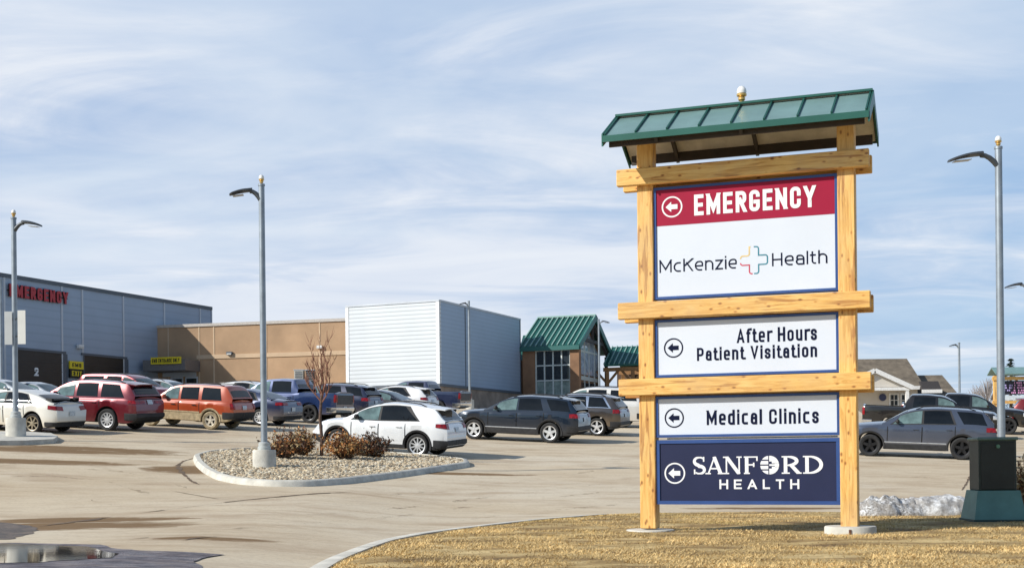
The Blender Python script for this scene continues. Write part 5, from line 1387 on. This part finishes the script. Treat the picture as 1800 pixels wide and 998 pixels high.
mb = MB(); mb.prism([(xr, d0 + 1.5), (xr1, d0 + 1.5), (xr1, d0 + 9), (xr, d0 + 9)], hz0, zwe); part(hs, mb, 'side_wing', bei)
mb = MB()
for s in (-1, 1): mb.hexa([(xr - .4, d0 + 5.2, zw - .2), (xr1 + .3, d0 + 5.2, zw - .2), (xr1 + .5, d0 + 5.2 + s * 4.4, zwe - .3), (xr - .4, d0 + 5.2 + s * 4.4, zwe - .3), (xr - .4, d0 + 5.2, zw), (xr1 + .3, d0 + 5.2, zw), (xr1 + .5, d0 + 5.2 + s * 4.4, zwe - .1), (xr - .4, d0 + 5.2 + s * 4.4, zwe - .1)])
part(hs, mb, 'side_roof', shg)
mb = MB(); xm = hx(1631, 0)[0]; zt_, zb_2 = hp(1631, 670).z, hp(1631, 685).z
mb.hexa([(xm - .95, d0 - 1.6, zb_2), (xm + .85, d0 - 1.6, zb_2), (xm + .85, d0 + 1.2, zb_2), (xm - .95, d0 + 1.2, zb_2), (xm - .75, d0 - .4, zt_), (xm + .95, d0 - .4, zt_), (xm + .95, d0 + 1.2, zt_), (xm - .75, d0 + 1.2, zt_)]); part(hs, mb, 'dark_awning', M('dark_shingle', (.04, .036, .036), .9))
mb = MB(); mb.box((xm - .05, d0 - 1.62, zb_2 - .2), (1.95, .1, .34)); part(hs, mb, 'awning_trim', wtr)
# blue oval plaque on the house
pq = hp(1551, 698); pl_ = thing('oval_plaque', 'dark blue round plaque on the beige house wall', 'sign', (pq.x, d0 - .06, pq.z))
mb = MB(); mb.lathe([(.0, 0), (.36, 0), (.36, -.06), (.0, -.06)], 24, (0, 0, 0), 'y'); mb.build('plate', M('plaque_blue', (.04, .05, .13), .5), pl_)
mb = MB(); mb.lathe([(.34, -.062), (.37, -.062), (.37, -.075), (.34, -.075)], 24, (0, 0, 0), 'y', caps=False); mb.build('rim', M('plaque_rim', (.25, .26, .33), .5), pl_)
# ------------------------------------------------------------------ lamp posts
galv = M('galvanised', (.30, .34, .38), .45, .55, var=.15, scale=2.5); head_m = M('lamp_head', (.075, .085, .095), .45, .4, var=.1)
led = M('led_lens', (.45, .45, .42), .3, var=.3, scale=30)
def lamp_post(px, py_base, S, py_top, label, arm, armlen, base=True, fin=True, curved=False, az=0.0, rad=.085):
    P = at(px, py_base, S); top = at(px, py_top, S).z; g = P.z
    r = thing('lamp_post', label, 'lamp post', (P.x, P.y, g), group='parking lot lamp posts'); h = top - g
    if base:
        mb = MB(); mb.lathe([(.30, -.6), (.30, .60), (.285, .63), (0, .63)], 28); mb.build('footing', conc, r, smooth=35)
        mb = MB(); mb.lathe([(.17, .63), (.17, .70), (.15, .72), (.15, .80), (.11, .83), (0, .83)], 20); mb.build('base_cover', M('base_grey', (.45, .47, .46), .6, .2, var=.15), r, smooth=35)
    mb = MB(); z0 = .63 if base else -.5
    mb.tube([(0, 0, z0), (0, 0, h * .5), (0, 0, h)], [rad, rad * .95, rad * .9], 16); mb.lathe([(rad * 1.06, h), (rad * 1.06, h + .05), (0, h + .06)], 16)
    mb.build('pole', galv, r, smooth=50)
    d = Vector((math.cos(az), math.sin(az), 0)) * arm
    q = [(d * t * armlen * .35 + Vector((0, 0, h - .38 + .24 * math.sin(min(1, t * 1.1) * math.pi / 2)))) for t in (0, .25, .5, .75, 1)]
    mb = MB(); mb.tube(q, [.075, .065, .06, .055, .055], 8); mb.build('arm', head_m if fin else galv, r, smooth=60)
    mb = MB(); rows = []; sd = Vector((-d.y, d.x, 0)).normalized(); a0 = q[-1] - d * .06
    for i in range(11):
        t = i / 10; wdt = .05 + .13 * math.sin(min(1, t * 1.9) * math.pi / 2) * (1 if t < .85 else 1 - ((t - .85) / .15) ** 2 * .75)
        th = .075 * (1 - .5 * t); c = a0 + d * armlen * .68 * t + Vector((0, 0, .02 - .14 * t * t * armlen - .0))
        rows.append([tuple(c + sd * wdt * math.cos(k * math.pi / 4) + Vector((0, 0, th * (math.sin(k * math.pi / 4) if math.sin(k * math.pi / 4) > 0 else .6 * math.sin(k * math.pi / 4))))) for k in range(9)])
    mb.grid(rows); mb.add(rows[-1][:8], [tuple(range(8))]); mb.add(rows[0][:8], [tuple(range(8))]); hd = mb.build('luminaire', head_m, r, smooth=50)
    c = a0 + d * armlen * .42 + Vector((0, 0, -.06 - .04 * armlen)); mb = MB(); mb.bar(c - d * armlen * .16, c + d * armlen * .16 + Vector((0, 0, -.04)), .2, .012); mb.build('lens', led, hd)
    if fin: finial(r, (0, 0, h + .05), .82)
    return r
lamp_post(465, 833, 68, 327, 'tall grey lamp post rising from the gravel island, arm pointing left', -1, .85, az=R(6))
lp2 = lamp_post(28, 770, 57, 385, 'grey lamp post carrying two white boards on the kerbed corner island', 1, .95, az=R(-10))
lamp_post(1761, 846, 80, 262, 'tall pale lamp post standing behind the green utility cabinet', -1, 1.15, az=R(4))
lamp_post(826, 718, 25, 530, 'distant lamp post before the shaded side of the metal block', -1, .75, fin=False, az=R(15))
lamp_post(1054, 715, 22, 562, 'distant lamp post in front of the green lodge gable', 1, .9, base=False, fin=False)
lamp_post(1687, 722, 24, 603, 'thin distant lamp post against blue sky beyond the house roof', -1, .75, base=False, fin=False)
lamp_post(3, 700, 36, 492, 'lamp post at the frame edge before the emergency wing', -1, .9, base=False, fin=False)
lamp_post(1812, 760, 45, 494, 'lamp post just outside the frame with its head reaching in', -1, 1.0, base=False, fin=False, az=R(4))
# blank boards clamped to the left lamp post
lpz = lp2.location
for (pa, pb, yt, yb, nm, dy) in ((10, 24, 548, 606, 'greyish blank back of a parking board on the left face of the lamp pole', -.10), (33, 47.5, 546, 605, 'white blank parking board on the right face of the lamp pole', -.10)):
    a, b = at(pa, yt, 57), at(pb, yb, 57)
    sgn = thing('parking_board', nm, 'sign', ((a.x + b.x) / 2, lpz.y + dy, b.z), group='boards clamped to the island lamp post')
    mb = MB(); mb.box((0, 0, (a.z - b.z) / 2), (abs(b.x - a.x) , .012, a.z - b.z), bev=.004); mb.build('plate', M('board_white' if pa > 30 else 'board_grey', (.72, .72, .68) if pa > 30 else (.50, .52, .52), .6, var=.06, scale=2), sgn)
    mb = MB(); sx_ = lpz.x - (a.x + b.x) / 2
    for z in (.25, a.z - b.z - .25): mb.box((sx_ * .5, .05, z), (abs(sx_) + .12, .03, .05))
    mb.build('bracket', head_m, sgn)

# ------------------------------------------------------------------ gravel island
IS_PIX = [(340, 806), (345, 818), (358, 830), (382, 843), (420, 851), (480, 855), (540, 855), (600, 851), (660, 844), (720, 836), (780, 827), (826, 820), (822, 813), (760, 806), (690, 801), (620, 797), (540, 794), (470, 793), (410, 795), (365, 799)]
IP = resample([gnd(*q) for q in IS_PIX] + [gnd(*IS_PIX[0])], .22)[:-1]
for _ in range(2): IP = [(IP[i - 1] + IP[i] * 2 + IP[(i + 1) % len(IP)]) / 4 for i in range(len(IP))]
cen = sum(IP, Vector()) / len(IP)
def inward(i, dist):
    n = len(IP); t = IP[(i + 1) % n] - IP[i - 1]; t.z = 0; t.normalize(); nr = Vector((-t.y, t.x, 0))
    if nr.dot(cen - IP[i]) < 0: nr = -nr
    return IP[i] + nr * dist
mb = MB(); rows = []
for i in list(range(len(IP))) + [0]:
    o = IP[i]; g = lambda v: gz(v.x, v.y)
    row = []
    for dist, dz in ((-.03, -.02), (.0, .10), (.03, .135), (.15, .145), (.17, .10), (.18, -.02)):
        q = inward(i, dist); row.append((q.x, q.y, g(q) + dz))
    rows.append(row)
mb.grid(rows); struct(mb.build('island_curb', conc, smooth=45), 'rounded pale concrete curb around the gravel island', 'curb')
mb = MB(); ring_ = [inward(i, .165) for i in range(len(IP))]
def isz(x, y): return gz(x, y) + .10 + .10 * 0
mb.add([(q.x, q.y, isz(q.x, q.y)) for q in ring_], [tuple(range(len(ring_)))])
struct(mb.build('island_bed', M('gravel_bed', (.33, .27, .19), .95, var=.35, scale=9)), 'earth bed under the gravel of the planted island', 'ground')
def inside(x, y, poly):
    c = False
    for i in range(len(poly)):
        a, b = poly[i - 1], poly[i]
        if (a.y > y) != (b.y > y) and x < (b.x - a.x) * (y - a.y) / (b.y - a.y) + a.x: c = not c
    return c
bm = bmesh.new(); bmesh.ops.create_icosphere(bm, subdivisions=1, radius=1); ico_v = np.array([v.co[:] for v in bm.verts], np.float32); ico_f = [[v.index for v in f.verts] for f in bm.faces]; bm.free()
def stones(name, n, sampler, size, label, seed, cols):
    rs = np.random.RandomState(seed); V = []; Fc = []; Cc = []; nv = len(ico_v)
    for k in range(n):
        x, y, z = sampler(rs); s = size[0] + (size[1] - size[0]) * rs.rand() ** 2
        sc = np.array([s * rs.uniform(.8, 1.5), s * rs.uniform(.7, 1.2), s * rs.uniform(.5, .9)])
        a = rs.uniform(0, 6.28); ca, sa = math.cos(a), math.sin(a)
        v = ico_v * (1 + rs.uniform(-.22, .22, (nv, 1))) * sc
        v = np.stack([v[:, 0] * ca - v[:, 1] * sa, v[:, 0] * sa + v[:, 1] * ca, v[:, 2]], 1) + np.array([x, y, z + s * .3])
        V.append(v); Fc += [[i + k * nv for i in f] for f in ico_f]
        c = np.array(cols[rs.randint(len(cols))]) * rs.uniform(.65, 1.2); Cc.append(np.tile(np.append(c, 1), (nv, 1)))
    me = bpy.data.meshes.new(name); me.from_pydata(np.concatenate(V).tolist(), [], Fc)
    ca_ = me.color_attributes.new('tint', 'FLOAT_COLOR', 'POINT'); ca_.data.foreach_set('color', np.concatenate(Cc).astype(np.float32).ravel())
    m, nt, p = newmat(name + '_stone'); c = nd(nt, 'ShaderNodeVertexColor', layer_name='tint'); nt.links.new(c.outputs[0], p.inputs['Base Color']); setp(p, Roughness=.85)
    me.materials.append(m); o = bpy.data.objects.new(name, me); COL.objects.link(o); return tag(o, label, 'gravel', kind='stuff')
bx0, bx1 = min(q.x for q in ring_), max(q.x for q in ring_); by0, by1 = min(q.y for q in ring_), max(q.y for q in ring_)
def samp(rs):
    while True:
        x, y = rs.uniform(bx0, bx1), rs.uniform(by0, by1)
        if inside(x, y, ring_): return x, y, isz(x, y)
stones('gravel', 15000, samp, (.018, .055), 'pale tan river gravel filling the curbed island', 5, [(.58, .50, .36), (.50, .40, .26), (.62, .56, .44), (.33, .25, .16), (.55, .44, .30)])

# kerbed corner island under the left lamp
K_ = [gnd(*q) for q in ((-140, 771), (-140, 783), (40, 782), (94, 779), (102, 774), (90, 768), (40, 765), (-60, 765))]
mb = MB(); mb.prism([(q.x, q.y) for q in K_], lambda x, y: gz(x, y) - .05, lambda x, y: gz(x, y) + .14); struct(mb.build('corner_curb', conc), 'weathered concrete corner island under the left lamp post', 'curb')

# ------------------------------------------------------------------ sapling and shrubs on the island
bark = M('bark', (.12, .075, .055), .9, var=.3, scale=20); twig = M('twig', (.26, .12, .08), .9, var=.3, scale=10)
def sapling():
    P = at(565, 808, 61); P.z = isz(P.x, P.y); r = thing('bare_sapling', 'slender leafless sapling with reddish twigs on the gravel island', 'tree', P)
    rd = random.Random(11); tr = MB(); br = MB(); S = 61
    H = (808 - 690) / S
    path = [Vector((0, 0, -.1)), Vector((.02, 0, .5)), Vector((-.03, .02, 1.1)), Vector((.01, 0, 1.6)), Vector((.06, 0, 1.95))]
    tr.tube(path, [.056, .05, .045, .04, .034], 8)
    def grow(p, d, ln, rad, depth):
        n = 5; pts = [p]; q = p.copy(); dd = d.copy()
        for i in range(n):
            dd = (dd + Vector((rd.uniform(-.16, .16), rd.uniform(-.16, .16), .12 + rd.uniform(-.05, .1)))).normalized(); q = q + dd * ln / n; pts.append(q.copy())
        br.tube(pts, [rad * (1 - .7 * i / n) for i in range(n + 1)], 5 if depth < 2 else 4)
        if depth < 3:
            for i in range(rd.randint(5, 7) if depth < 2 else rd.randint(4, 6)):
                t = rd.uniform(.25, 1.0); k = min(n - 1, int(t * n)); a = rd.uniform(0, 6.28)
                nd_ = (dd * .9 + Vector((math.cos(a) * .7, math.sin(a) * .7, .35))).normalized()
                grow(pts[k + 1], nd_, ln * rd.uniform(.35, .6), max(.0065, rad * .5), depth + 1)
    for k, (dx, ln) in enumerate(((-.45, 1.3), (-.15, 1.75), (.1, 1.9), (.38, 1.45), (.55, 1.1), (-.6, 1.0), (.0, 1.5))):
        grow(path[3 if k > 3 else 4] + Vector((0, 0, -.25 + .05 * k)), Vector((dx * 1.15, rd.uniform(-.35, .35), .8)).normalized(), ln * .60, .028, 1)
    tr.build('trunk', bark, r, smooth=60); br.build('crown', twig, r, smooth=60)
sapling()
def shrub(px, py, S, w_, h_, cols, label, seed, nl=1800, nt_=130):
    P = at(px, py, S); P.z = isz(P.x, P.y) - .02; r = thing('dry_shrub', label, 'shrub', P, group='dry shrubs planted on the gravel island')
    rd = random.Random(seed); tw = MB(); lf = MB()
    for i in range(nt_):
        a = rd.uniform(0, 6.28); e = rd.uniform(.0, 1.0) ** .7; d = Vector((math.cos(a) * w_ * .5 * e, math.sin(a) * .35 * e * w_, h_ * rd.uniform(.45, 1.12) * (1.08 - .45 * e)))
        p0 = Vector((math.cos(a) * .1 * rd.random(), math.sin(a) * .1 * rd.random(), 0)); mid = p0.lerp(d, .5) + Vector((rd.uniform(-.06, .06), rd.uniform(-.06, .06), .06))
        tw.tube([p0, mid, d], [.010, .007, .003], 4)
        for j in range(nl // nt_):
            t = rd.uniform(.3, 1.05); q = (p0.lerp(mid, t * 2) if t < .5 else mid.lerp(d, t * 2 - 1)) + Vector((rd.gauss(0, .045), rd.gauss(0, .045), rd.gauss(0, .04)))
            s = rd.uniform(.014, .042); u = Vector((rd.gauss(0, 1), rd.gauss(0, 1), rd.gauss(0, 1))).normalized(); v = u.cross(Vector((rd.gauss(0, 1), rd.gauss(0, 1), rd.gauss(0, 1)))).normalized()
            lf.add([q - u * s * 1.6, q + v * s * .7, q + u * s * 1.6, q - v * s * .7], [(0, 1, 2, 3)], rd.randrange(len(cols)))
    tw.build('stem', M('shrub_stem', (.10, .06, .04), .9, var=.3), r); lf.build('foliage', cols, r, fixn=False)
def leafm(n, c): return M(n, c, .8, var=.3, scale=12)
org = [leafm('leaf_rust', (.42, .17, .05)), leafm('leaf_orange', (.56, .27, .08)), leafm('leaf_tan', (.60, .43, .21)), leafm('leaf_brown', (.22, .085, .035))]
brw = [leafm('leaf_tan', (.60, .43, .21)), leafm('leaf_brown', (.22, .085, .035)), leafm('leaf_dark', (.06, .035, .025)), leafm('leaf_rust', (.42, .17, .05))]
gry = [leafm('leaf_grey', (.20, .17, .13)), leafm('leaf_dark', (.06, .035, .025)), leafm('leaf_brown', (.22, .085, .035))]
shrub(500, 813, 63, 1.5, .86, brw, 'brown dry shrub nearest the lamp footing on the island', 1)
shrub(532, 811, 61, .9, .80, [org[1], org[2], org[3], brw[2]], 'tan tipped shrub between the lamp footing and the sapling', 2)
shrub(604, 811, 62, 1.5, .82, org, 'rusty orange shrub at the white crossover front wheel', 3, 2200)
shrub(646, 808, 60, 1.55, .76, gry, 'dark grey twiggy shrub in front of the white crossover door', 4, 2000)
shrub(664, 807, 60, .7, .42, [org[1], org[3], gry[0]], 'small orange tuft at the far end of the shrub row', 5, 400, 50)

# ------------------------------------------------------------------ snow heap
def snow():
    P = at(1610, 905, 106); r = None; mb = MB(); nx, ny = 110, 46; rows = []
    for j in range(ny + 1):
        row = []
        for i in range(nx + 1):
            x = -1.05 + 2.1 * i / nx; y = -.42 + .95 * j / ny
            def lump(cx, cy, rx, ry, h): 
                q = ((x - cx) / rx) ** 2 + ((y - cy) / ry) ** 2; return h * max(0, 1 - q) ** .55
            z = sum(q_ ** 4 for q_ in (lump(-.55, .0, .50, .42, .38), lump(-.15, .05, .6, .36, .29), lump(.38, .12, .75, .38, .37), lump(.75, .15, .45, .32, .34))) ** .25
            v = Vector((x * 1.0 + P.x, y, 0)); nz = mnoise.noise(v * 6) * .5 + mnoise.noise(v * 13) * .30 + mnoise.noise(v * 27) * .07
            k = 1.0 if x < .05 else .38
            z = z * (1 + .30 * nz * k) + (.035 * nz * k if z > .01 else 0)
            if z < .004: z = -.08
            row.append((x + .025 * mnoise.noise(v * 9 + Vector((7, 1, 2))), y - (.10 * z if x > .1 else 0) + .03 * mnoise.noise(v * 8), z))
        rows.append(row)
    mb.grid(rows); m, nt, p = newmat('old_snow'); v = coords(nt)
    a = noise(nt, v, 24, 9, .8); b = noise(nt, v, 5, 6, .7)
    xr_ = ramp(nt, math_(nt, 'ADD', sepz(nt, v, 0), .5), [(.35, 1.0), (.8, .45)]); c = mix(nt, math_(nt, 'MULTIPLY', ramp(nt, a, [(.42, 1), (.56, .0)]), xr_), (.78, .80, .82), (.10, .09, .08)); zc = sepz(nt, v)
    c = mix(nt, math_(nt, 'MULTIPLY', ramp(nt, b, [(.42, 1), (.58, 0)]), .75), c, (.22, .20, .18))
    c = mix(nt, ramp(nt, zc, [(.0, .8), (.14, 0)]), c, (.22, .17, .10))
    nt.links.new(c, p.inputs['Base Color']); setp(p, Roughness=.75); bump(nt, p, noise(nt, v, 60, 6, .8), .6, .012)
    o = mb.build('snow_heap', m, smooth=70); o.location = (P.x, P.y + .15, verge_z(P.x, P.y, .3) - .04); tag(o, 'crusted dirty snow heap melting on the lawn edge beside the sign', 'snow heap')
snow()

# ------------------------------------------------------------------ green utility cabinet
def cabinet():
    P = at(1746, 918, 116); r = thing('utility_cabinet', 'dark green utility cabinet with flared lighter skirt on the lawn', 'cabinet', (P.x, P.y, .02), R(-2))
    g1 = M('cabinet_dark', (.024, .036, .030), .5, .1, var=.25, scale=3); g2 = M('cabinet_green', (.10, .225, .205), .5, .1, var=.12, scale=3)
    mb = MB(); w0, w1, dp0, dp1 = .40, .315, .36, .27
    mb.hexa([(-w0, -dp0, -.05), (w0, -dp0, -.05), (w0, dp0, -.05), (-w0, dp0, -.05), (-w0, -dp0, .05), (w0, -dp0, .05), (w0, dp0, .05), (-w0, dp0, .05)]); mb.build('base_plinth', M('cabinet_base', (.025, .055, .05), .6), r)
    mb = MB(); mb.hexa([(-w0 + .015, -dp0 + .015, .05), (w0 - .015, -dp0 + .015, .05), (w0 - .015, dp0 - .015, .05), (-w0 + .015, dp0 - .015, .05), (-w1, -dp1, .48), (w1, -dp1, .48), (w1, dp1, .48), (-w1, dp1, .48)]); mb.build('skirt', g2, r)
    mb = MB(); mb.box((0, .0, .86), (.56, .46, .76), bev=.012); bx_ = mb.build('box', g1, r)
    mb = MB(); mb.box((0, -.236, .85), (.50, .012, .70), bev=.005); mb.build('door', M('cabinet_door', (.017, .022, .019), .45, .1, var=.3, scale=2.2), bx_)
    mb = MB(); mb.box((.0, .0, 1.255), (.61, .52, .05), bev=.015); mb.build('lid', M('cabinet_lid', (.12, .19, .165), .5, var=.15), r)
    mb = MB(); mb.lathe([(.0, -.262), (.028, -.262), (.032, -.245), (.032, -.23)], 16, (0, 0, 1.14), 'y'); mb.build('lock', M('lock_green', (.12, .25, .17), .4, .3), r)
    mb = MB(); mb.box((.292, -.1, .74), (.03, .06, .16)); mb.build('hinge', g1, r)
cabinet()
# blocks and shrub at the right edge
bl = thing('block_wall', 'low wall of tan split-face blocks at the lot edge behind the dry bush', 'wall', (*at(1790, 820, 78).xy, 0))
q = Vector(bl.location); g0 = gz(q.x, q.y)
mb = MB(); rd = random.Random(4)
for c in range(7):
    for k in range(7): mb.box((-.28 + .42 * k + (.2 if c % 2 else 0) + .02, 0, g0 - .2 + .155 * c + .0775), (.40, .30 + rd.uniform(-.02, .02), .14), bev=.02)
o = mb.build('wall_blocks', M('split_block', (.60, .52, .40), .95, var=.25, scale=6, bmp=.5, bscale=20), bl)
mb = MB(); mb.box((1.3, 0, g0 - .2 + .155 * 7 + .04), (3.3, .36, .08), bev=.015); mb.build('wall_cap', M('cap_block', (.52, .46, .36), .95, var=.2, scale=4), bl)
P = at(1806, 905, 112); P.z = .0
r = thing('dry_bush', 'tan leafless bush at the lawn edge beside the utility cabinet', 'shrub', P)
rd = random.Random(9); tw = MB(); lf = MB()
for i in range(150):
    a = rd.uniform(0, 6.28); e = rd.random() ** .6; d = Vector((math.cos(a) * .34 * e, math.sin(a) * .3 * e, 1.12 * rd.uniform(.5, 1.0) * (1.05 - .35 * e))); mid = d * .5 + Vector((rd.uniform(-.06, .06), rd.uniform(-.06, .06), .08))
    tw.tube([Vector((d.x * .15, d.y * .15, 0)), mid, d], [.009, .007, .003], 4)
    for j in range(9):
        t = rd.uniform(.2, 1.05); q = mid.lerp(d, t) + Vector((rd.gauss(0, .03), rd.gauss(0, .03), rd.gauss(0, .04))); s = rd.uniform(.012, .03)
        u = Vector((rd.gauss(0, 1), rd.gauss(0, 1), rd.gauss(0, 1))).normalized(); v = u.cross(Vector((rd.gauss(0, 1), rd.gauss(0, 1), 1))).normalized()
        lf.add([q - u * s * 1.6, q + v * s * .7, q + u * s * 1.6, q - v * s * .7], [(0, 1, 2, 3)], rd.randrange(3))
tw.build('stem', M('bush_stem', (.22, .13, .07), .9, var=.3), r); lf.build('foliage', [leafm('leaf_tan', (.60, .43, .21)), leafm('leaf_straw', (.55, .42, .24)), leafm('leaf_brown', (.22, .085, .035))], r, fixn=False)

# ------------------------------------------------------------------ electronic sign far right, background trees, roof plant
e = at(1775, 728, 28); es_ = thing('electronic_sign', 'timber framed electronic message sign with green roof beyond the lot', 'sign', (e.x, e.y, e.z))
ez = lambda py: at(1775, py, 28).z - e.z; ex = lambda px: at(px, 690, 28).x - e.x
W1 = 2 * (ex(1850) - ex(1750)) / 2
xl, xr = ex(1750), ex(1860)
for x in (xl, xr): MB().box((x, 0, ez(660) / 2 - .3), (.24, .24, ez(660) + .6)).build('post', W_[2], es_)
for y0, y1 in ((662, 668), (704, 709)): MB().box(((xl + xr) / 2, -.13, (ez(y0) + ez(y1)) / 2), (xr - xl + .5, .1, ez(y0) - ez(y1))).build('beam', W_[0], es_)
mb = MB(); mb.box(((xl + xr) / 2, 0, (ez(669) + ez(693)) / 2), (xr - xl - .26, .2, ez(669) - ez(693))); scr = mb.build('screen', M('screen_black', (.012, .01, .02), .3), es_)
mb = MB(); rd = random.Random(5); zt = ez(671)
for row in range(5):
    x = xl + .25
    for k in range(26):
        wd = rd.uniform(.04, .10); mi = 0 if k < 8 and row > 0 else 1
        if rd.random() < .8 and not (k < 8 and row in (0, 4)): mb.box((x, -.108, zt - .06 - row * .155), (wd, .006, .10), mi=mi)
        x += wd + .035
mb.build('screen_text', [M('led_lilac', (.50, .42, .80), .5), M('led_pink', (.75, .35, .62), .5)], scr)
MB().box(((xl + xr) / 2, 0, (ez(695) + ez(703)) / 2), (xr - xl + .2, .18, ez(695) - ez(703))).build('name_panel', M('panel_pale', (.66, .74, .80), .5), es_)
mb = MB(); xa, xb = xl - .25, xr + .3; zr_, ze_ = ez(645), ez(657)
for s in (-1, 1): mb.hexa([(xa, 0, zr_ - .06), (xb, 0, zr_ - .06), (xb, s * .75, ze_ - .06), (xa, s * .75, ze_ - .06), (xa, 0, zr_), (xb, 0, zr_), (xb, s * .75, ze_), (xa, s * .75, ze_)])
mb.build('roof', green, es_)
def far_tree(px, py, S, hgt, label, conifer, seed, wid):
    P = at(px, py, S); P.z = gz(P.x, P.y); h = (at(px, py - hgt, S).z) - P.z
    r = thing('conifer_tree' if conifer else 'bare_tree', label, 'tree', P); rd = random.Random(seed); tr = MB(); cr = MB()
    tr.tube([(0, 0, -.2), (0, 0, h * .5), (0, 0, h * (.98 if conifer else .6))], [.16, .10, .03], 6); tr.build('trunk', bark, r)
    for i in range(500 if conifer else 160):
        z = h * rd.uniform(.2, 1); rr = wid * (1 - z / h) if conifer else wid * math.sin(math.pi * min(1, z / h * .9 + .05)); a = rd.uniform(0, 6.28); q = rd.random() ** .5
        p = Vector((math.cos(a) * rr * q, math.sin(a) * rr * q, z))
        if conifer:
            s = rd.uniform(.12, .3); u = Vector((math.cos(a), math.sin(a), -.3)); v = Vector((-math.sin(a), math.cos(a), rd.uniform(-.4, .4))); cr.add([p - v * s * .4, p + u * s * 1.4, p + v * s * .4], [(0, 1, 2)])
        else: cr.tube([Vector((0, 0, z * .5)).lerp(p, .4), p, p + Vector((math.cos(a) * .2, math.sin(a) * .2, .35))], [.03, .02, .008], 4)
    cr.build('crown', leafm('needles', (.02, .045, .03)) if conifer else M('far_twig', (.30, .27, .26), .9), r, fixn=False)
far_tree(1777, 715, 22, 85, 'dark conifer whose tip shows over the electronic sign roof', True, 1, 1.3)
far_tree(1736, 715, 20, 44, 'hazy bare tree left of the electronic sign', False, 2, 1.6)
far_tree(1718, 715, 18, 34, 'small bare tree behind the parked black SUV roofs', False, 3, 1.2)
# ground-level plant boxes against the tan wing
for (px, yt, yb, wpx, lab, c) in ((527, 651, 700, 16, 'pale metal plant box standing against the tan wing', (.50, .49, .45)), (546, 651, 700, 14, 'dark louvred plant box beside the pale one', (.045, .045, .05))):
    P = at(px, yb, 23.2); T = at(px, yt, 23.2); g = gz(P.x, P.y); r = thing('plant_box', lab, 'utility box', (P.x, P.y, g)); w_ = wpx / 23.2
    MB().box((0, 0, (T.z - g) / 2), (w_, .8, T.z - g), bev=.02).build('casing', M('plant_%s' % px, c, .6, .2), r)
    mb = MB()
    for k in range(6): mb.box((0, -.41, (T.z - g) - .15 - .12 * k), (w_ * .8, .03, .05))
    mb.build('louvre', trim_d if px < 540 else M('louvre_grey', (.2, .2, .2), .6), r); MB().box((0, 0, T.z - g + .03), (w_ + .08, .88, .06)).build('lid', trim_m, r)
